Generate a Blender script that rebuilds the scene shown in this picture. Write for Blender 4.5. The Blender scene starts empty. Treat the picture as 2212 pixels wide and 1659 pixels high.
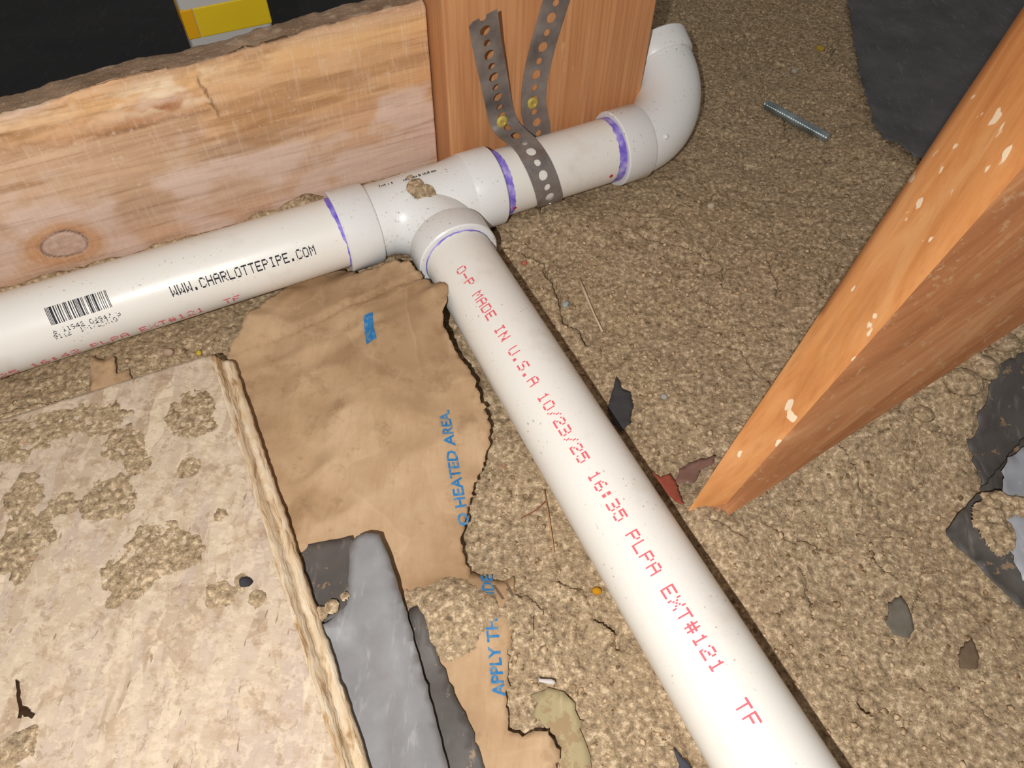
import bpy, bmesh, math, random
import numpy as np
from mathutils import Vector, Matrix
from mathutils.geometry import delaunay_2d_cdt

# ------------------------------------------------------------------ camera, light, exposure
scene = bpy.context.scene
COL = scene.collection
F = 1534.0; CX, CY = 1106.0, 829.5
TH = math.radians(53.4); RO = math.radians(1.77); CAMZ = 0.367
fwd = np.array([0, math.cos(TH), -math.sin(TH)])
_r = np.array([1.0, 0, 0]); _u = np.cross(_r, fwd)
RIGHT = math.cos(RO) * _r + math.sin(RO) * _u
UP = -math.sin(RO) * _r + math.cos(RO) * _u
EYE = np.array([0, 0, CAMZ])

cam_data = bpy.data.cameras.new('camera')
cam = bpy.data.objects.new('camera', cam_data)
COL.objects.link(cam)
cam.matrix_world = Matrix(((RIGHT[0], UP[0], -fwd[0], EYE[0]), (RIGHT[1], UP[1], -fwd[1], EYE[1]),
                           (RIGHT[2], UP[2], -fwd[2], EYE[2]), (0, 0, 0, 1)))
cam_data.sensor_fit = 'HORIZONTAL'; cam_data.sensor_width = 36.0
cam_data.lens = F / 2212.0 * 36.0
cam_data.clip_start = 0.01
scene.camera = cam

world = bpy.data.worlds.new('crawl_space_dark'); scene.world = world
world.use_nodes = True
world.node_tree.nodes['Background'].inputs[0].default_value = (1.0, 0.96, 0.92, 1)
world.node_tree.nodes['Background'].inputs[1].default_value = 0.21

flash_data = bpy.data.lights.new('phone_flash', 'POINT')
flash_data.energy = 11.0; flash_data.shadow_soft_size = 0.004
flash_data.color = (1.0, 0.99, 0.985)
flash = bpy.data.objects.new('phone_flash', flash_data); COL.objects.link(flash)
flash.location = Vector(EYE + RIGHT * -0.056 + UP * -0.028 + fwd * -0.11)

vs = scene.view_settings
vs.view_transform = 'Standard'; vs.look = 'None'; vs.gamma = 1.0; vs.use_curve_mapping = False
vs.exposure = 0.0

# ------------------------------------------------------------------ pixel <-> place
def ray(u, v): return fwd + (u - CX) / F * RIGHT - (v - CY) / F * UP
def G(u, v, z=0.0):
    d = ray(u, v); return EYE + d * ((z - CAMZ) / d[2])
def PL(u, v, P, n):
    d = ray(u, v); return EYE + d * (np.dot(P - EYE, n) / np.dot(d, n))
def DP(u, v, depth): return EYE + ray(u, v) * depth

AZ = math.radians(27.95)
A = np.array([math.cos(AZ), math.sin(AZ), 0.006]); A /= np.linalg.norm(A)
N = np.array([-math.sin(AZ), math.cos(AZ), 0.0])
Z = np.array([0, 0, 1.0])
PA = np.array([0.0985, 0.492, 0.034])
PR = 0.02415
B0 = PA - 0.183 * A; B0[2] -= 0.006
_azb = AZ - math.pi / 2 - math.radians(0.8)
B = np.array([math.cos(_azb), math.sin(_azb), -0.008]); B /= np.linalg.norm(B)
def TN(t, n, z): return np.array([PA[0] + t * A[0] + n * N[0], PA[1] + t * A[1] + n * N[1], z])

def cyl_hit(u, v, P, D, r, ea, eb):
    """first hit of a pixel ray on a cylinder -> (s, phi), radial = ea cos + eb sin"""
    d = ray(u, v); o = EYE - P
    d2 = d - D * np.dot(d, D); o2 = o - D * np.dot(o, D)
    a = d2 @ d2; b = 2 * d2 @ o2; c = o2 @ o2 - r * r
    disc = max(b * b - 4 * a * c, 0.0)
    k = (-b - math.sqrt(disc)) / (2 * a)
    p = o + d * k; s = p @ D; q = p - D * s
    return s, math.atan2(q @ eb, q @ ea)

# ------------------------------------------------------------------ noise
def _hash(ix, iy, seed):
    h = (ix.astype(np.int64) * 374761393 + iy.astype(np.int64) * 668265263 + seed * 974634777) & 0xffffffff
    h = ((h ^ (h >> 13)) * 1274126177) & 0xffffffff
    h = ((h ^ (h >> 16)) * 2246822519) & 0xffffffff
    return ((h ^ (h >> 15)) & 0xffffff) / float(0xffffff)
def vnoise(x, y, seed=0):
    x = np.asarray(x, float); y = np.asarray(y, float)
    ix = np.floor(x); iy = np.floor(y); fx = x - ix; fy = y - iy
    fx = fx * fx * fx * (fx * (fx * 6 - 15) + 10); fy = fy * fy * fy * (fy * (fy * 6 - 15) + 10)
    a = _hash(ix, iy, seed); b = _hash(ix + 1, iy, seed); c = _hash(ix, iy + 1, seed); d = _hash(ix + 1, iy + 1, seed)
    return (a + (b - a) * fx) * (1 - fy) + (c + (d - c) * fx) * fy
def fbm(x, y, scale, octv=4, seed=0, gain=0.5):
    x = np.asarray(x, float) / scale; y = np.asarray(y, float) / scale
    s = 0; a = 1.0; tot = 0
    for i in range(octv):
        s = s + a * (vnoise(x + 17.3 * i, y - 9.1 * i, seed + i) * 2 - 1); tot += a; a *= gain
        x, y = 1.97 * (x * 0.8 - y * 0.6), 1.97 * (x * 0.6 + y * 0.8)
    return s / tot
def worley(x, y, scale, seed=0):
    x = np.asarray(x, float) / scale; y = np.asarray(y, float) / scale
    ix = np.floor(x); iy = np.floor(y)
    f1 = np.full(x.shape, 9.0); f2 = np.full(x.shape, 9.0); cid = np.zeros(x.shape)
    for dx in (-1, 0, 1):
        for dy in (-1, 0, 1):
            cx = ix + dx; cy = iy + dy
            d = np.hypot(cx + _hash(cx, cy, seed) - x, cy + _hash(cx, cy, seed + 7) - y)
            h = _hash(cx, cy, seed + 13)
            m = d < f1
            f2 = np.where(m, f1, np.minimum(f2, d)); cid = np.where(m, h, cid); f1 = np.where(m, d, f1)
    return f1, f2, cid
def sstep(a, b, x):
    t = np.clip((x - a) / (b - a), 0, 1); return t * t * (3 - 2 * t)
def segdist(x, y, pts):
    best = np.full(np.shape(x), 9.0)
    for (x0, y0), (x1, y1) in zip(pts[:-1], pts[1:]):
        dx, dy = x1 - x0, y1 - y0; L = dx * dx + dy * dy + 1e-12
        t = np.clip(((x - x0) * dx + (y - y0) * dy) / L, 0, 1)
        best = np.minimum(best, np.hypot(x - x0 - t * dx, y - y0 - t * dy))
    return best

# ------------------------------------------------------------------ materials
def lin(c):
    o = [(v / 255.0) for v in c[:3]]
    return tuple((v / 12.92 if v <= 0.04045 else ((v + 0.055) / 1.055) ** 2.4) for v in o) + (1.0,)

class NT:
    """tiny node helper"""
    def __init__(s, name, rough=0.8, spec=0.3, metal=0.0):
        s.m = bpy.data.materials.new(name); s.m.use_nodes = True
        s.nt = s.m.node_tree; s.b = s.nt.nodes['Principled BSDF']
        s.b.inputs['Roughness'].default_value = rough
        s.b.inputs['Specular IOR Level'].default_value = spec
        s.b.inputs['Metallic'].default_value = metal
        s.tc = s.nt.nodes.new('ShaderNodeTexCoord')
    def n(s, t, **kw):
        nd = s.nt.nodes.new(t)
        for k, v in kw.items(): setattr(nd, k, v)
        return nd
    def link(s, a, b): s.nt.links.new(a, b)
    def obj(s, scale=(1, 1, 1), rot=(0, 0, 0), out='Object'):
        mp = s.n('ShaderNodeMapping'); mp.inputs['Scale'].default_value = scale; mp.inputs['Rotation'].default_value = rot
        s.link(s.tc.outputs[out], mp.inputs[0]); return mp.outputs[0]
    def noise(s, vec, scale, detail=4, rough=0.55, dist=0.0):
        nd = s.n('ShaderNodeTexNoise'); nd.inputs['Scale'].default_value = scale; nd.inputs['Detail'].default_value = detail
        nd.inputs['Roughness'].default_value = rough; nd.inputs['Distortion'].default_value = dist
        s.link(vec, nd.inputs['Vector']); return nd.outputs[0]
    def vor(s, vec, scale, feature='F1', out='Color', rnd=1.0):
        nd = s.n('ShaderNodeTexVoronoi', feature=feature); nd.inputs['Scale'].default_value = scale
        nd.inputs['Randomness'].default_value = rnd
        s.link(vec, nd.inputs['Vector']); return nd.outputs[out]
    def ramp(s, fac, stops):
        nd = s.n('ShaderNodeValToRGB'); e = nd.color_ramp.elements
        while len(e) < len(stops): e.new(0.5)
        for el, (p, c) in zip(e, stops):
            el.position = p; el.color = c if len(c) == 4 else tuple(c) + (1,)
        s.link(fac, nd.inputs[0]); return nd.outputs[0]
    def step(s, fac, a, b):
        return s.ramp(fac, [(a, (0, 0, 0, 1)), (b, (1, 1, 1, 1))])
    def mix(s, fac, a, b, mode='MIX'):
        nd = s.n('ShaderNodeMix', data_type='RGBA', blend_type=mode)
        for sock, v in ((nd.inputs[0], fac), (nd.inputs[6], a), (nd.inputs[7], b)):
            if hasattr(v, 'is_output'): s.link(v, sock)
            else: sock.default_value = v
        return nd.outputs[2]
    def mul(s, a, k):
        nd = s.n('ShaderNodeMath', operation='MULTIPLY'); s.link(a, nd.inputs[0])
        if hasattr(k, 'is_output'): s.link(k, nd.inputs[1])
        else: nd.inputs[1].default_value = k
        return nd.outputs[0]
    def attr(s, name='Col'):
        nd = s.n('ShaderNodeAttribute', attribute_name=name); return nd.outputs['Color']
    def color(s, sock):
        if hasattr(sock, 'is_output'): s.link(sock, s.b.inputs['Base Color'])
        else: s.b.inputs['Base Color'].default_value = sock
        return s
    def rough(s, sock): s.link(sock, s.b.inputs['Roughness']); return s
    def bump(s, h, strength=0.3, dist=0.001):
        bn = s.n('ShaderNodeBump'); bn.inputs['Strength'].default_value = strength; bn.inputs['Distance'].default_value = dist
        s.link(h, bn.inputs['Height']); s.link(bn.outputs[0], s.b.inputs['Normal']); return s

def mat_plain(name, rgb, rough=0.8, spec=0.3, metal=0.0):
    return NT(name, rough, spec, metal).color(lin(rgb)).m

def make_dirt(name):
    k = NT(name, 1.0, 0.05)
    v = k.obj()
    big = k.noise(v, 11, 4, 0.6); mid = k.noise(v, 85, 5, 0.7); fine = k.noise(v, 520, 3, 0.7); grit = k.noise(v, 1100, 2, 0.6)
    c = k.ramp(mid, [(0.34, lin((132, 111, 84))), (0.5, lin((169, 145, 113))), (0.66, lin((191, 168, 135)))])
    c = k.mix(k.step(big, 0.40, 0.62), c, k.mix(0.5, c, lin((158, 140, 115))))
    g3 = k.noise(v, 330, 3, 0.6)
    c = k.mix(0.65, c, k.ramp(g3, [(0.34, lin((92, 77, 59))), (0.45, lin((156, 133, 104))), (0.55, lin((174, 150, 119))), (0.64, lin((228, 203, 168)))]))
    c = k.mix(k.mul(k.step(fine, 0.54, 0.64), 0.40), c, lin((220, 192, 154)))
    c = k.mix(k.mul(k.step(grit, 0.55, 0.64), 0.35), c, lin((92, 76, 60)))
    dk = k.step(k.noise(v, 260, 3, 0.6), 0.60, 0.70)
    c = k.mix(k.mul(dk, 0.45), c, lin((92, 80, 68)))
    gr = k.step(k.noise(v, 60, 4, 0.7), 0.60, 0.72)
    c = k.mix(k.mul(gr, 0.30), c, lin((128, 120, 110)))
    red = k.step(k.noise(v, 150, 2, 0.5), 0.73, 0.76)
    c = k.mix(k.mul(red, 0.45), c, lin((196, 140, 112)))
    pale = k.step(k.noise(v, 190, 2, 0.5), 0.69, 0.74)
    c = k.mix(k.mul(pale, 0.55), c, lin((222, 202, 170)))
    k.color(c); k.bump(k.mix(0.4, fine, grit), 0.9, 0.0011)
    return k.m
M_DIRT = make_dirt('crawl_space_dirt')

def make_pvc(name, rgb, speck=0.70):
    k = NT(name, 0.32, 0.45)
    v = k.obj()
    c = k.mix(k.noise(v, 14, 3), lin(rgb), lin(tuple(x - 7 for x in rgb)))
    st = k.obj((1, 1, 1))
    sp = k.step(k.noise(st, 480, 3, 0.55), speck - 0.03, speck + 0.015)
    msk = k.step(k.noise(v, 22, 3, 0.6), 0.42, 0.62)
    c = k.mix(k.mul(k.mul(sp, msk), 0.8), c, lin((150, 120, 84)))
    sm = k.step(k.noise(v, 34, 4, 0.6), 0.60, 0.75)
    c = k.mix(k.mul(sm, 0.22), c, lin((176, 158, 128)))
    k.color(c)
    k.rough(k.ramp(k.noise(v, 40, 3), [(0.3, (0.27, 0.27, 0.27, 1)), (0.7, (0.42, 0.42, 0.42, 1))]))
    return k.m
M_PIPE = make_pvc('white_pvc_pipe', (236, 231, 221))
M_FIT = make_pvc('white_pvc_fitting', (231, 230, 226), 0.675)

def make_primer():
    k = NT('purple_primer', 0.4, 0.4)
    v = k.obj()
    c = k.ramp(k.noise(v, 120, 5, 0.6), [(0.30, lin((92, 72, 184))), (0.50, lin((138, 120, 212))), (0.70, lin((198, 186, 230)))])
    return k.color(c).m
M_PRIMER = make_primer()
M_RED = mat_plain('red_pipe_ink', (226, 104, 112), 0.6)
M_BLACKINK = mat_plain('black_pipe_ink', (38, 36, 44), 0.6)
M_BLUEINK = NT('blue_paper_ink', 0.9, 0.1)
_c = M_BLUEINK.mix(M_BLUEINK.step(M_BLUEINK.noise(M_BLUEINK.obj(), 330, 3), 0.45, 0.7), lin((48, 118, 176)), lin((112, 142, 158)))
M_BLUEINK.color(_c); M_BLUEINK = M_BLUEINK.m

def make_attr_wood(name, along, fine_scale, rough=0.75):
    k = NT(name, rough, 0.25)
    sc = [fine_scale] * 3; sc[along] = fine_scale * 0.045
    g = k.noise(k.obj(tuple(sc)), 1.0, 4, 0.65)
    c = k.mix(k.mul(k.step(g, 0.50, 0.72), 0.40), k.attr(), (0.36, 0.25, 0.16, 1), 'MULTIPLY')
    c = k.mix(k.mul(k.step(k.noise(k.obj(), 320, 3), 0.62, 0.74), 0.35), c, lin((226, 206, 184)))
    fz = k.noise(k.obj((620, 620, 60)), 1.0, 3, 0.6)
    c = k.mix(k.mul(k.step(fz, 0.52, 0.75), 0.30), c, lin((232, 210, 188)))
    k.color(c); k.bump(k.mix(0.5, g, fz), 0.45, 0.0007)
    return k.m
M_BOARD = make_attr_wood('weathered_board_wood', 0, 330)

def make_post_wood():
    k = NT('orange_brown_post_wood', 0.62, 0.3)
    g1 = k.noise(k.obj((60, 60, 2.2)), 1.0, 5, 0.6, 1.2)
    g2 = k.noise(k.obj((420, 420, 9)), 1.0, 3, 0.6)
    c = k.ramp(g1, [(0.25, lin((184, 126, 82))), (0.5, lin((200, 142, 95))), (0.75, lin((212, 158, 111)))])
    c = k.mix(k.mul(k.step(g2, 0.46, 0.62), 0.38), c, lin((158, 102, 64)))
    sc = k.step(k.noise(k.obj((90, 90, 38)), 1.0, 2, 0.5), 0.72, 0.76)
    c = k.mix(k.mul(sc, 0.55), c, lin((214, 176, 132)))
    k.color(c); k.bump(g2, 0.25, 0.0005)
    return k.m
M_POST = make_post_wood()

def make_stake_wood():
    k = NT('orange_stake_wood', 0.55, 0.3)
    g1 = k.noise(k.obj((40, 40, 3.0)), 1.0, 5, 0.6, 1.5)
    c = k.ramp(g1, [(0.28, lin((186, 118, 66))), (0.5, lin((208, 142, 84))), (0.75, lin((222, 164, 108)))])
    g2 = k.noise(k.obj((300, 300, 12)), 1.0, 3, 0.6)
    c = k.mix(k.mul(k.step(g2, 0.5, 0.8), 0.3), c, lin((150, 88, 50)))
    sp = k.step(k.noise(k.obj((1, 1, 0.7)), 120, 2, 0.45), 0.672, 0.70)
    c = k.mix(sp, c, lin((238, 214, 180)))
    k.color(c); k.bump(g2, 0.2, 0.0005)
    return k.m
M_STAKE = make_stake_wood()

def make_osb():
    k = NT('pale_osb_strands', 0.85, 0.2)
    base = k.obj()
    cols = None
    for i, rot in enumerate((0.15, 0.75, -0.55, 1.35)):
        w = k.n('ShaderNodeTexNoise'); w.inputs['Scale'].default_value = 22; w.inputs['Detail'].default_value = 3
        k.link(base, w.inputs['Vector'])
        add = k.n('ShaderNodeVectorMath', operation='MULTIPLY_ADD')
        k.link(w.outputs['Color'], add.inputs[0]); add.inputs[1].default_value = (0.012, 0.012, 0); k.link(base, add.inputs[2])
        mp = k.n('ShaderNodeMapping'); mp.inputs['Rotation'].default_value = (0, 0, rot); mp.inputs['Scale'].default_value = (85, 17, 17)
        mp.inputs['Location'].default_value = (i * 3.7, i * 1.3, 0)
        k.link(add.outputs[0], mp.inputs[0])
        cell = k.vor(mp.outputs[0], 1.0, 'F1', 'Color')
        col = k.ramp(cell, [(0.08, lin((168, 144, 120))), (0.35, lin((202, 182, 157))), (0.6, lin((188, 168, 150))), (0.92, lin((214, 194, 166)))])
        sel = k.step(k.noise(mp.outputs[0], 0.9, 1), 0.49, 0.53)
        cols = col if cols is None else k.mix(sel, cols, col)
    g = k.noise(k.obj((160, 520, 160), (0, 0, 0.5)), 1.0, 4, 0.6)
    c = k.mix(k.mul(k.step(g, 0.50, 0.75), 0.35), cols, lin((168, 138, 104)))
    sm = k.noise(base, 90, 5, 0.7)
    c = k.mix(k.mul(k.step(sm, 0.52, 0.62), 0.50), c, lin((170, 142, 110)))
    s2 = k.noise(base, 210, 4, 0.7)
    c = k.mix(k.mul(k.step(s2, 0.50, 0.60), 0.40), c, lin((226, 206, 178)))
    c = k.mix(k.mul(k.step(k.noise(base, 150, 5, 0.7, 0.6), 0.56, 0.62), 0.45), c, lin((146, 120, 92)))
    sl = k.step(k.noise(k.obj((420, 90, 90), (0, 0, 0.45)), 1.0, 2, 0.5), 0.70, 0.74)
    c = k.mix(k.mul(sl, 0.6), c, lin((112, 82, 58)))
    k.color(c); k.bump(sm, 0.4, 0.0012)
    return k.m
M_OSB = make_osb()
def make_osb_edge():
    k = NT('osb_edge_strands', 0.85, 0.2)
    g = k.noise(k.obj((70, 25, 320)), 1.0, 4, 0.6, 0.8)
    c = k.ramp(g, [(0.36, lin((172, 138, 100))), (0.45, lin((214, 188, 152))), (0.62, lin((230, 212, 184)))])
    k.color(c); k.bump(g, 0.8, 0.0015); return k.m
M_OSBEDGE = make_osb_edge()

def make_kraft():
    k = NT('brown_kraft_paper', 0.72, 0.25)
    v = k.obj()
    c = k.ramp(k.noise(v, 16, 5, 0.6), [(0.36, lin((160, 128, 94))), (0.5, lin((182, 149, 113))), (0.66, lin((197, 166, 131)))])
    c = k.mix(k.mul(k.step(k.noise(k.obj((500, 90, 90), (0, 0, 0.4)), 1.0, 3), 0.5, 0.8), 0.3), c, lin((160, 122, 82)))
    wv = k.n('ShaderNodeTexNoise'); wv.inputs['Scale'].default_value = 30; k.link(v, wv.inputs['Vector'])
    ad = k.n('ShaderNodeVectorMath', operation='MULTIPLY_ADD'); k.link(wv.outputs['Color'], ad.inputs[0]); ad.inputs[1].default_value = (0.02, 0.02, 0); k.link(v, ad.inputs[2])
    ed = k.vor(ad.outputs[0], 26, 'DISTANCE_TO_EDGE', 'Distance')
    worn = k.ramp(ed, [(0.0, (1, 1, 1, 1)), (0.035, (0, 0, 0, 1))])
    c = k.mix(k.mul(k.mul(worn, k.step(k.noise(v, 20, 2), 0.45, 0.6)), 0.16), c, lin((214, 186, 152)))
    fac = k.vor(ad.outputs[0], 26, 'F1', 'Color')
    c = k.mix(0.10, c, k.ramp(fac, [(0.2, lin((132, 100, 68))), (0.8, lin((216, 186, 148)))]))
    dirt = k.step(k.noise(v, 55, 6, 0.72), 0.56, 0.64)
    c = k.mix(k.mul(dirt, 0.40), c, lin((140, 110, 76)))
    k.color(c); k.bump(k.noise(v, 60, 4, 0.6), 0.35, 0.002)
    return k.m
M_KRAFT = make_kraft()

def make_plastic(name, dark, pale, rough=0.5, dirty=0.60):
    k = NT(name, rough, 0.35)
    v = k.obj()
    c = k.ramp(k.noise(v, 26, 4, 0.6), [(0.3, lin(dark)), (0.75, lin(pale))])
    scr = k.step(k.noise(k.obj((260, 60, 60), (0, 0, 0.3)), 1.0, 3, 0.6), 0.58, 0.72)
    c = k.mix(k.mul(scr, 0.25), c, lin(tuple(min(255, x + 50) for x in pale)))
    d = k.step(k.noise(v, 110, 4, 0.7), dirty, dirty + 0.05)
    c = k.mix(k.mul(d, 0.75), c, lin((152, 124, 90)))
    k.color(c); k.bump(k.noise(v, 45, 3, 0.5), 0.3, 0.002)
    return k.m
M_PLGREY = make_plastic('dusty_grey_plastic', (122, 120, 119), (150, 148, 148), 0.45, 0.67)
M_PLDARK = make_plastic('dirty_black_plastic', (72, 67, 63), (100, 93, 87), 0.55, 0.60)
M_PLBLACK = make_plastic('black_vapour_plastic', (76, 75, 75), (100, 98, 97), 0.65, 0.68)
M_PLVOID = make_plastic('deep_black_void', (20, 20, 22), (28, 27, 28), 0.6, 0.80)
M_PLPALE = make_plastic('pale_grey_plastic', (150, 151, 156), (178, 179, 184), 0.4, 0.70)

def make_steel(name, c0, c1, rough, metal=0.45):
    k = NT(name, rough, 0.5, metal)
    n = k.noise(k.obj(), 45, 4, 0.6)
    k.color(k.ramp(n, [(0.3, lin(c0)), (0.7, lin(c1))]))
    k.rough(k.ramp(n, [(0.3, (rough - 0.08,) * 3 + (1,)), (0.7, (rough + 0.12,) * 3 + (1,))]))
    return k.m
M_STRAP = make_steel('galvanised_strap', (120, 112, 108), (168, 160, 154), 0.36)
M_ROD = make_steel('zinc_threaded_rod', (140, 150, 152), (206, 214, 214), 0.28, 0.85)
M_BRASS = make_steel('brass_screw', (176, 152, 66), (206, 182, 96), 0.55, 0.2)

# ------------------------------------------------------------------ mesh helpers
def link_obj(name, me, m=None, parent=None):
    o = bpy.data.objects.new(name, me); COL.objects.link(o)
    if m is not None: me.materials.append(m)
    if parent is not None: o.parent = parent
    return o
def tag(o, label=None, cat=None, group=None, kind=None):
    if label: o['label'] = label
    if cat: o['category'] = cat
    if group: o['group'] = group
    if kind: o['kind'] = kind
    return o
def empty(name, loc=(0, 0, 0)):
    o = bpy.data.objects.new(name, None); o.empty_display_size = 0.02; COL.objects.link(o); o.location = Vector(loc); return o
def mesh_from(name, verts, faces, smooth=True):
    me = bpy.data.meshes.new(name)
    me.from_pydata([tuple(map(float, v)) for v in verts], [], [tuple(int(i) for i in f) for f in faces])
    me.validate(); me.update()
    if smooth: me.polygons.foreach_set('use_smooth', [True] * len(me.polygons))
    return me
def grid_mesh(name, P, smooth=True):
    """P: (ny, nx, 3) array -> quads"""
    ny, nx, _ = P.shape
    me = bpy.data.meshes.new(name)
    nv = nx * ny; nf = (nx - 1) * (ny - 1)
    me.vertices.add(nv); me.vertices.foreach_set('co', np.ascontiguousarray(P, dtype=np.float32).ravel())
    i = np.arange(nv).reshape(ny, nx)
    q = np.stack([i[:-1, :-1], i[:-1, 1:], i[1:, 1:], i[1:, :-1]], -1).reshape(-1)
    me.loops.add(nf * 4); me.loops.foreach_set('vertex_index', q.astype(np.int32))
    me.polygons.add(nf); me.polygons.foreach_set('loop_start', np.arange(0, nf * 4, 4, dtype=np.int32))
    me.polygons.foreach_set('use_smooth', np.ones(nf, dtype=bool))
    me.update(calc_edges=True); me.validate()
    return me
def set_cols(me, rgb):
    a = me.color_attributes.new('Col', 'FLOAT_COLOR', 'POINT')
    c = np.ones((len(me.vertices), 4), np.float32); c[:, :3] = rgb
    a.data.foreach_set('color', c.ravel())
def srgb2lin(c):
    c = np.asarray(c, float) / 255.0
    return np.where(c <= 0.04045, c / 12.92, ((c + 0.055) / 1.055) ** 2.4)
def frame_of(D):
    D = D / np.linalg.norm(D); h = Z if abs(D[2]) < 0.9 else np.array([1.0, 0, 0])
    a = np.cross(D, h); a /= np.linalg.norm(a); return a, np.cross(D, a)
class MB:
    def __init__(s): s.v = []; s.f = []
    def add(s, verts, faces):
        o = len(s.v); s.v += [tuple(map(float, p)) for p in verts]; s.f += [tuple(i + o for i in f) for f in faces]
    def lathe(s, P, D, prof, seg=48, cap0=True, cap1=True, ea=None, eb=None):
        if ea is None: ea, eb = frame_of(D)
        vs = []
        for (x, r) in prof:
            for k in range(seg):
                a = 2 * math.pi * k / seg
                vs.append(P + D * x + (ea * math.cos(a) + eb * math.sin(a)) * r)
        fs = []
        for i in range(len(prof) - 1):
            for k in range(seg):
                a0 = i * seg + k; a1 = i * seg + (k + 1) % seg
                fs.append((a0, a1, a1 + seg, a0 + seg))
        if cap0: fs.append(tuple(range(seg))[::-1])
        if cap1: fs.append(tuple((len(prof) - 1) * seg + k for k in range(seg)))
        s.add(vs, fs)
    def tube(s, pts, rad, up, seg=40, caps=True):
        pts = [np.asarray(p, float) for p in pts]; n = len(pts)
        if not hasattr(rad, '__len__'): rad = [rad] * n
        vs = []
        for i, p in enumerate(pts):
            T = pts[min(i + 1, n - 1)] - pts[max(i - 1, 0)]; T /= np.linalg.norm(T)
            a = np.cross(T, up); a /= np.linalg.norm(a); b = np.cross(a, T)
            for k in range(seg):
                th = 2 * math.pi * k / seg
                vs.append(p + (a * math.cos(th) + b * math.sin(th)) * rad[i])
        fs = []
        for i in range(n - 1):
            for k in range(seg):
                a0 = i * seg + k; a1 = i * seg + (k + 1) % seg
                fs.append((a0, a1, a1 + seg, a0 + seg))
        if caps:
            fs.append(tuple(range(seg))[::-1]); fs.append(tuple((n - 1) * seg + k for k in range(seg)))
        s.add(vs, fs)
    def blob(s, c, r, seed, sub=1, flat=0.7, jit=0.25):
        rnd = random.Random(seed)
        bm = bmesh.new(); bmesh.ops.create_icosphere(bm, subdivisions=sub, radius=1.0)
        rz = Matrix.Rotation(rnd.uniform(0, 6.28), 3, 'Z') @ Matrix.Rotation(rnd.uniform(-.5, .5), 3, 'X')
        sx = rnd.uniform(0.75, 1.3); sy = rnd.uniform(0.75, 1.2)
        vs = []
        for v in bm.verts:
            q = Vector((v.co.x * sx, v.co.y * sy, v.co.z * flat)) * (1 + rnd.uniform(-jit, jit))
            q = rz @ q
            vs.append((c[0] + q.x * r, c[1] + q.y * r, c[2] + q.z * r))
        bm.verts.index_update()
        fs = [tuple(v.index for v in f.verts) for f in bm.faces]; bm.free()
        s.add(vs, fs)
    def build(s, name, m, parent=None, smooth=True, angle=None):
        me = mesh_from(name, s.v, s.f, smooth)
        o = link_obj(name, me, m, parent)
        if angle is not None and hasattr(me, 'set_sharp_from_angle'): me.set_sharp_from_angle(angle=math.radians(angle))
        return o

def resample(pts, step):
    out = []
    for p, q in zip(pts, pts[1:] + pts[:1]):
        p = np.asarray(p, float); q = np.asarray(q, float)
        k = max(1, int(np.linalg.norm(q[:2] - p[:2]) / step))
        for i in range(k): out.append(p + (q - p) * i / k)
    return out
def in_poly(x, y, poly):
    c = np.zeros(np.shape(x), bool); n = len(poly); j = n - 1
    for i in range(n):
        xi, yi = poly[i][:2]; xj, yj = poly[j][:2]
        c ^= ((yi > y) != (yj > y)) & (x < (xj - xi) * (y - yi) / (yj - yi + 1e-15) + xi); j = i
    return c

# ------------------------------------------------------------------ ground shape
def px(*pts): return [tuple(G(u, v)[:2]) for u, v in pts]
MOUNDS = [  # u, v, radius, height
    (960, 1335, 0.020, 0.007), (1035, 1330, 0.020, 0.006), (1150, 1330, 0.03, 0.005),
    (1190, 480, 0.025, 0.008), (1110, 510, 0.02, 0.006),
    (1660, 1085, 0.020, 0.005), (1780, 1005, 0.026, 0.012), (1890, 940, 0.03, 0.017), (2010, 870, 0.034, 0.024), (2130, 800, 0.04, 0.030),
    (1590, 1180, 0.02, 0.004), (1900, 340, 0.04, 0.006), (2080, 500, 0.06, 0.01),
    (300, 795, 0.04, 0.004), (120, 850, 0.05, 0.006), (1700, 620, 0.09, 0.004), (1340, 560, 0.05, 0.004),
    (840, 585, 0.016, 0.010), (2140, 1080, 0.03, 0.006), (1502, 1122, 0.016, 0.008), (1545, 1140, 0.014, 0.006),
]
MOUNDS = [(G(u, v)[0], G(u, v)[1], r, h) for u, v, r, h in MOUNDS]
def ground_base(x, y):
    h = 0.0035 * fbm(x, y, 0.12, 3, 3)
    qx = x - PA[0]; qy = y - PA[1]; t_ = qx * A[0] + qy * A[1]; n_ = qx * N[0] + qy * N[1]
    h = h + (0.029 + 0.004 * fbm(x, y, 0.02, 3, 8)) * np.exp(-((n_ - 0.045) / 0.013) ** 2) * sstep(-0.150, -0.175, t_)   # dirt packed between pipe and board
    h = h + 0.011 * np.exp(-((t_ + 0.262) ** 2 + (n_ - 0.036) ** 2) / 0.00012)
    for mx, my, r, a in MOUNDS:
        h = h + a * np.exp(-((x - mx) ** 2 + (y - my) ** 2) / (r * r))
    return h
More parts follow.
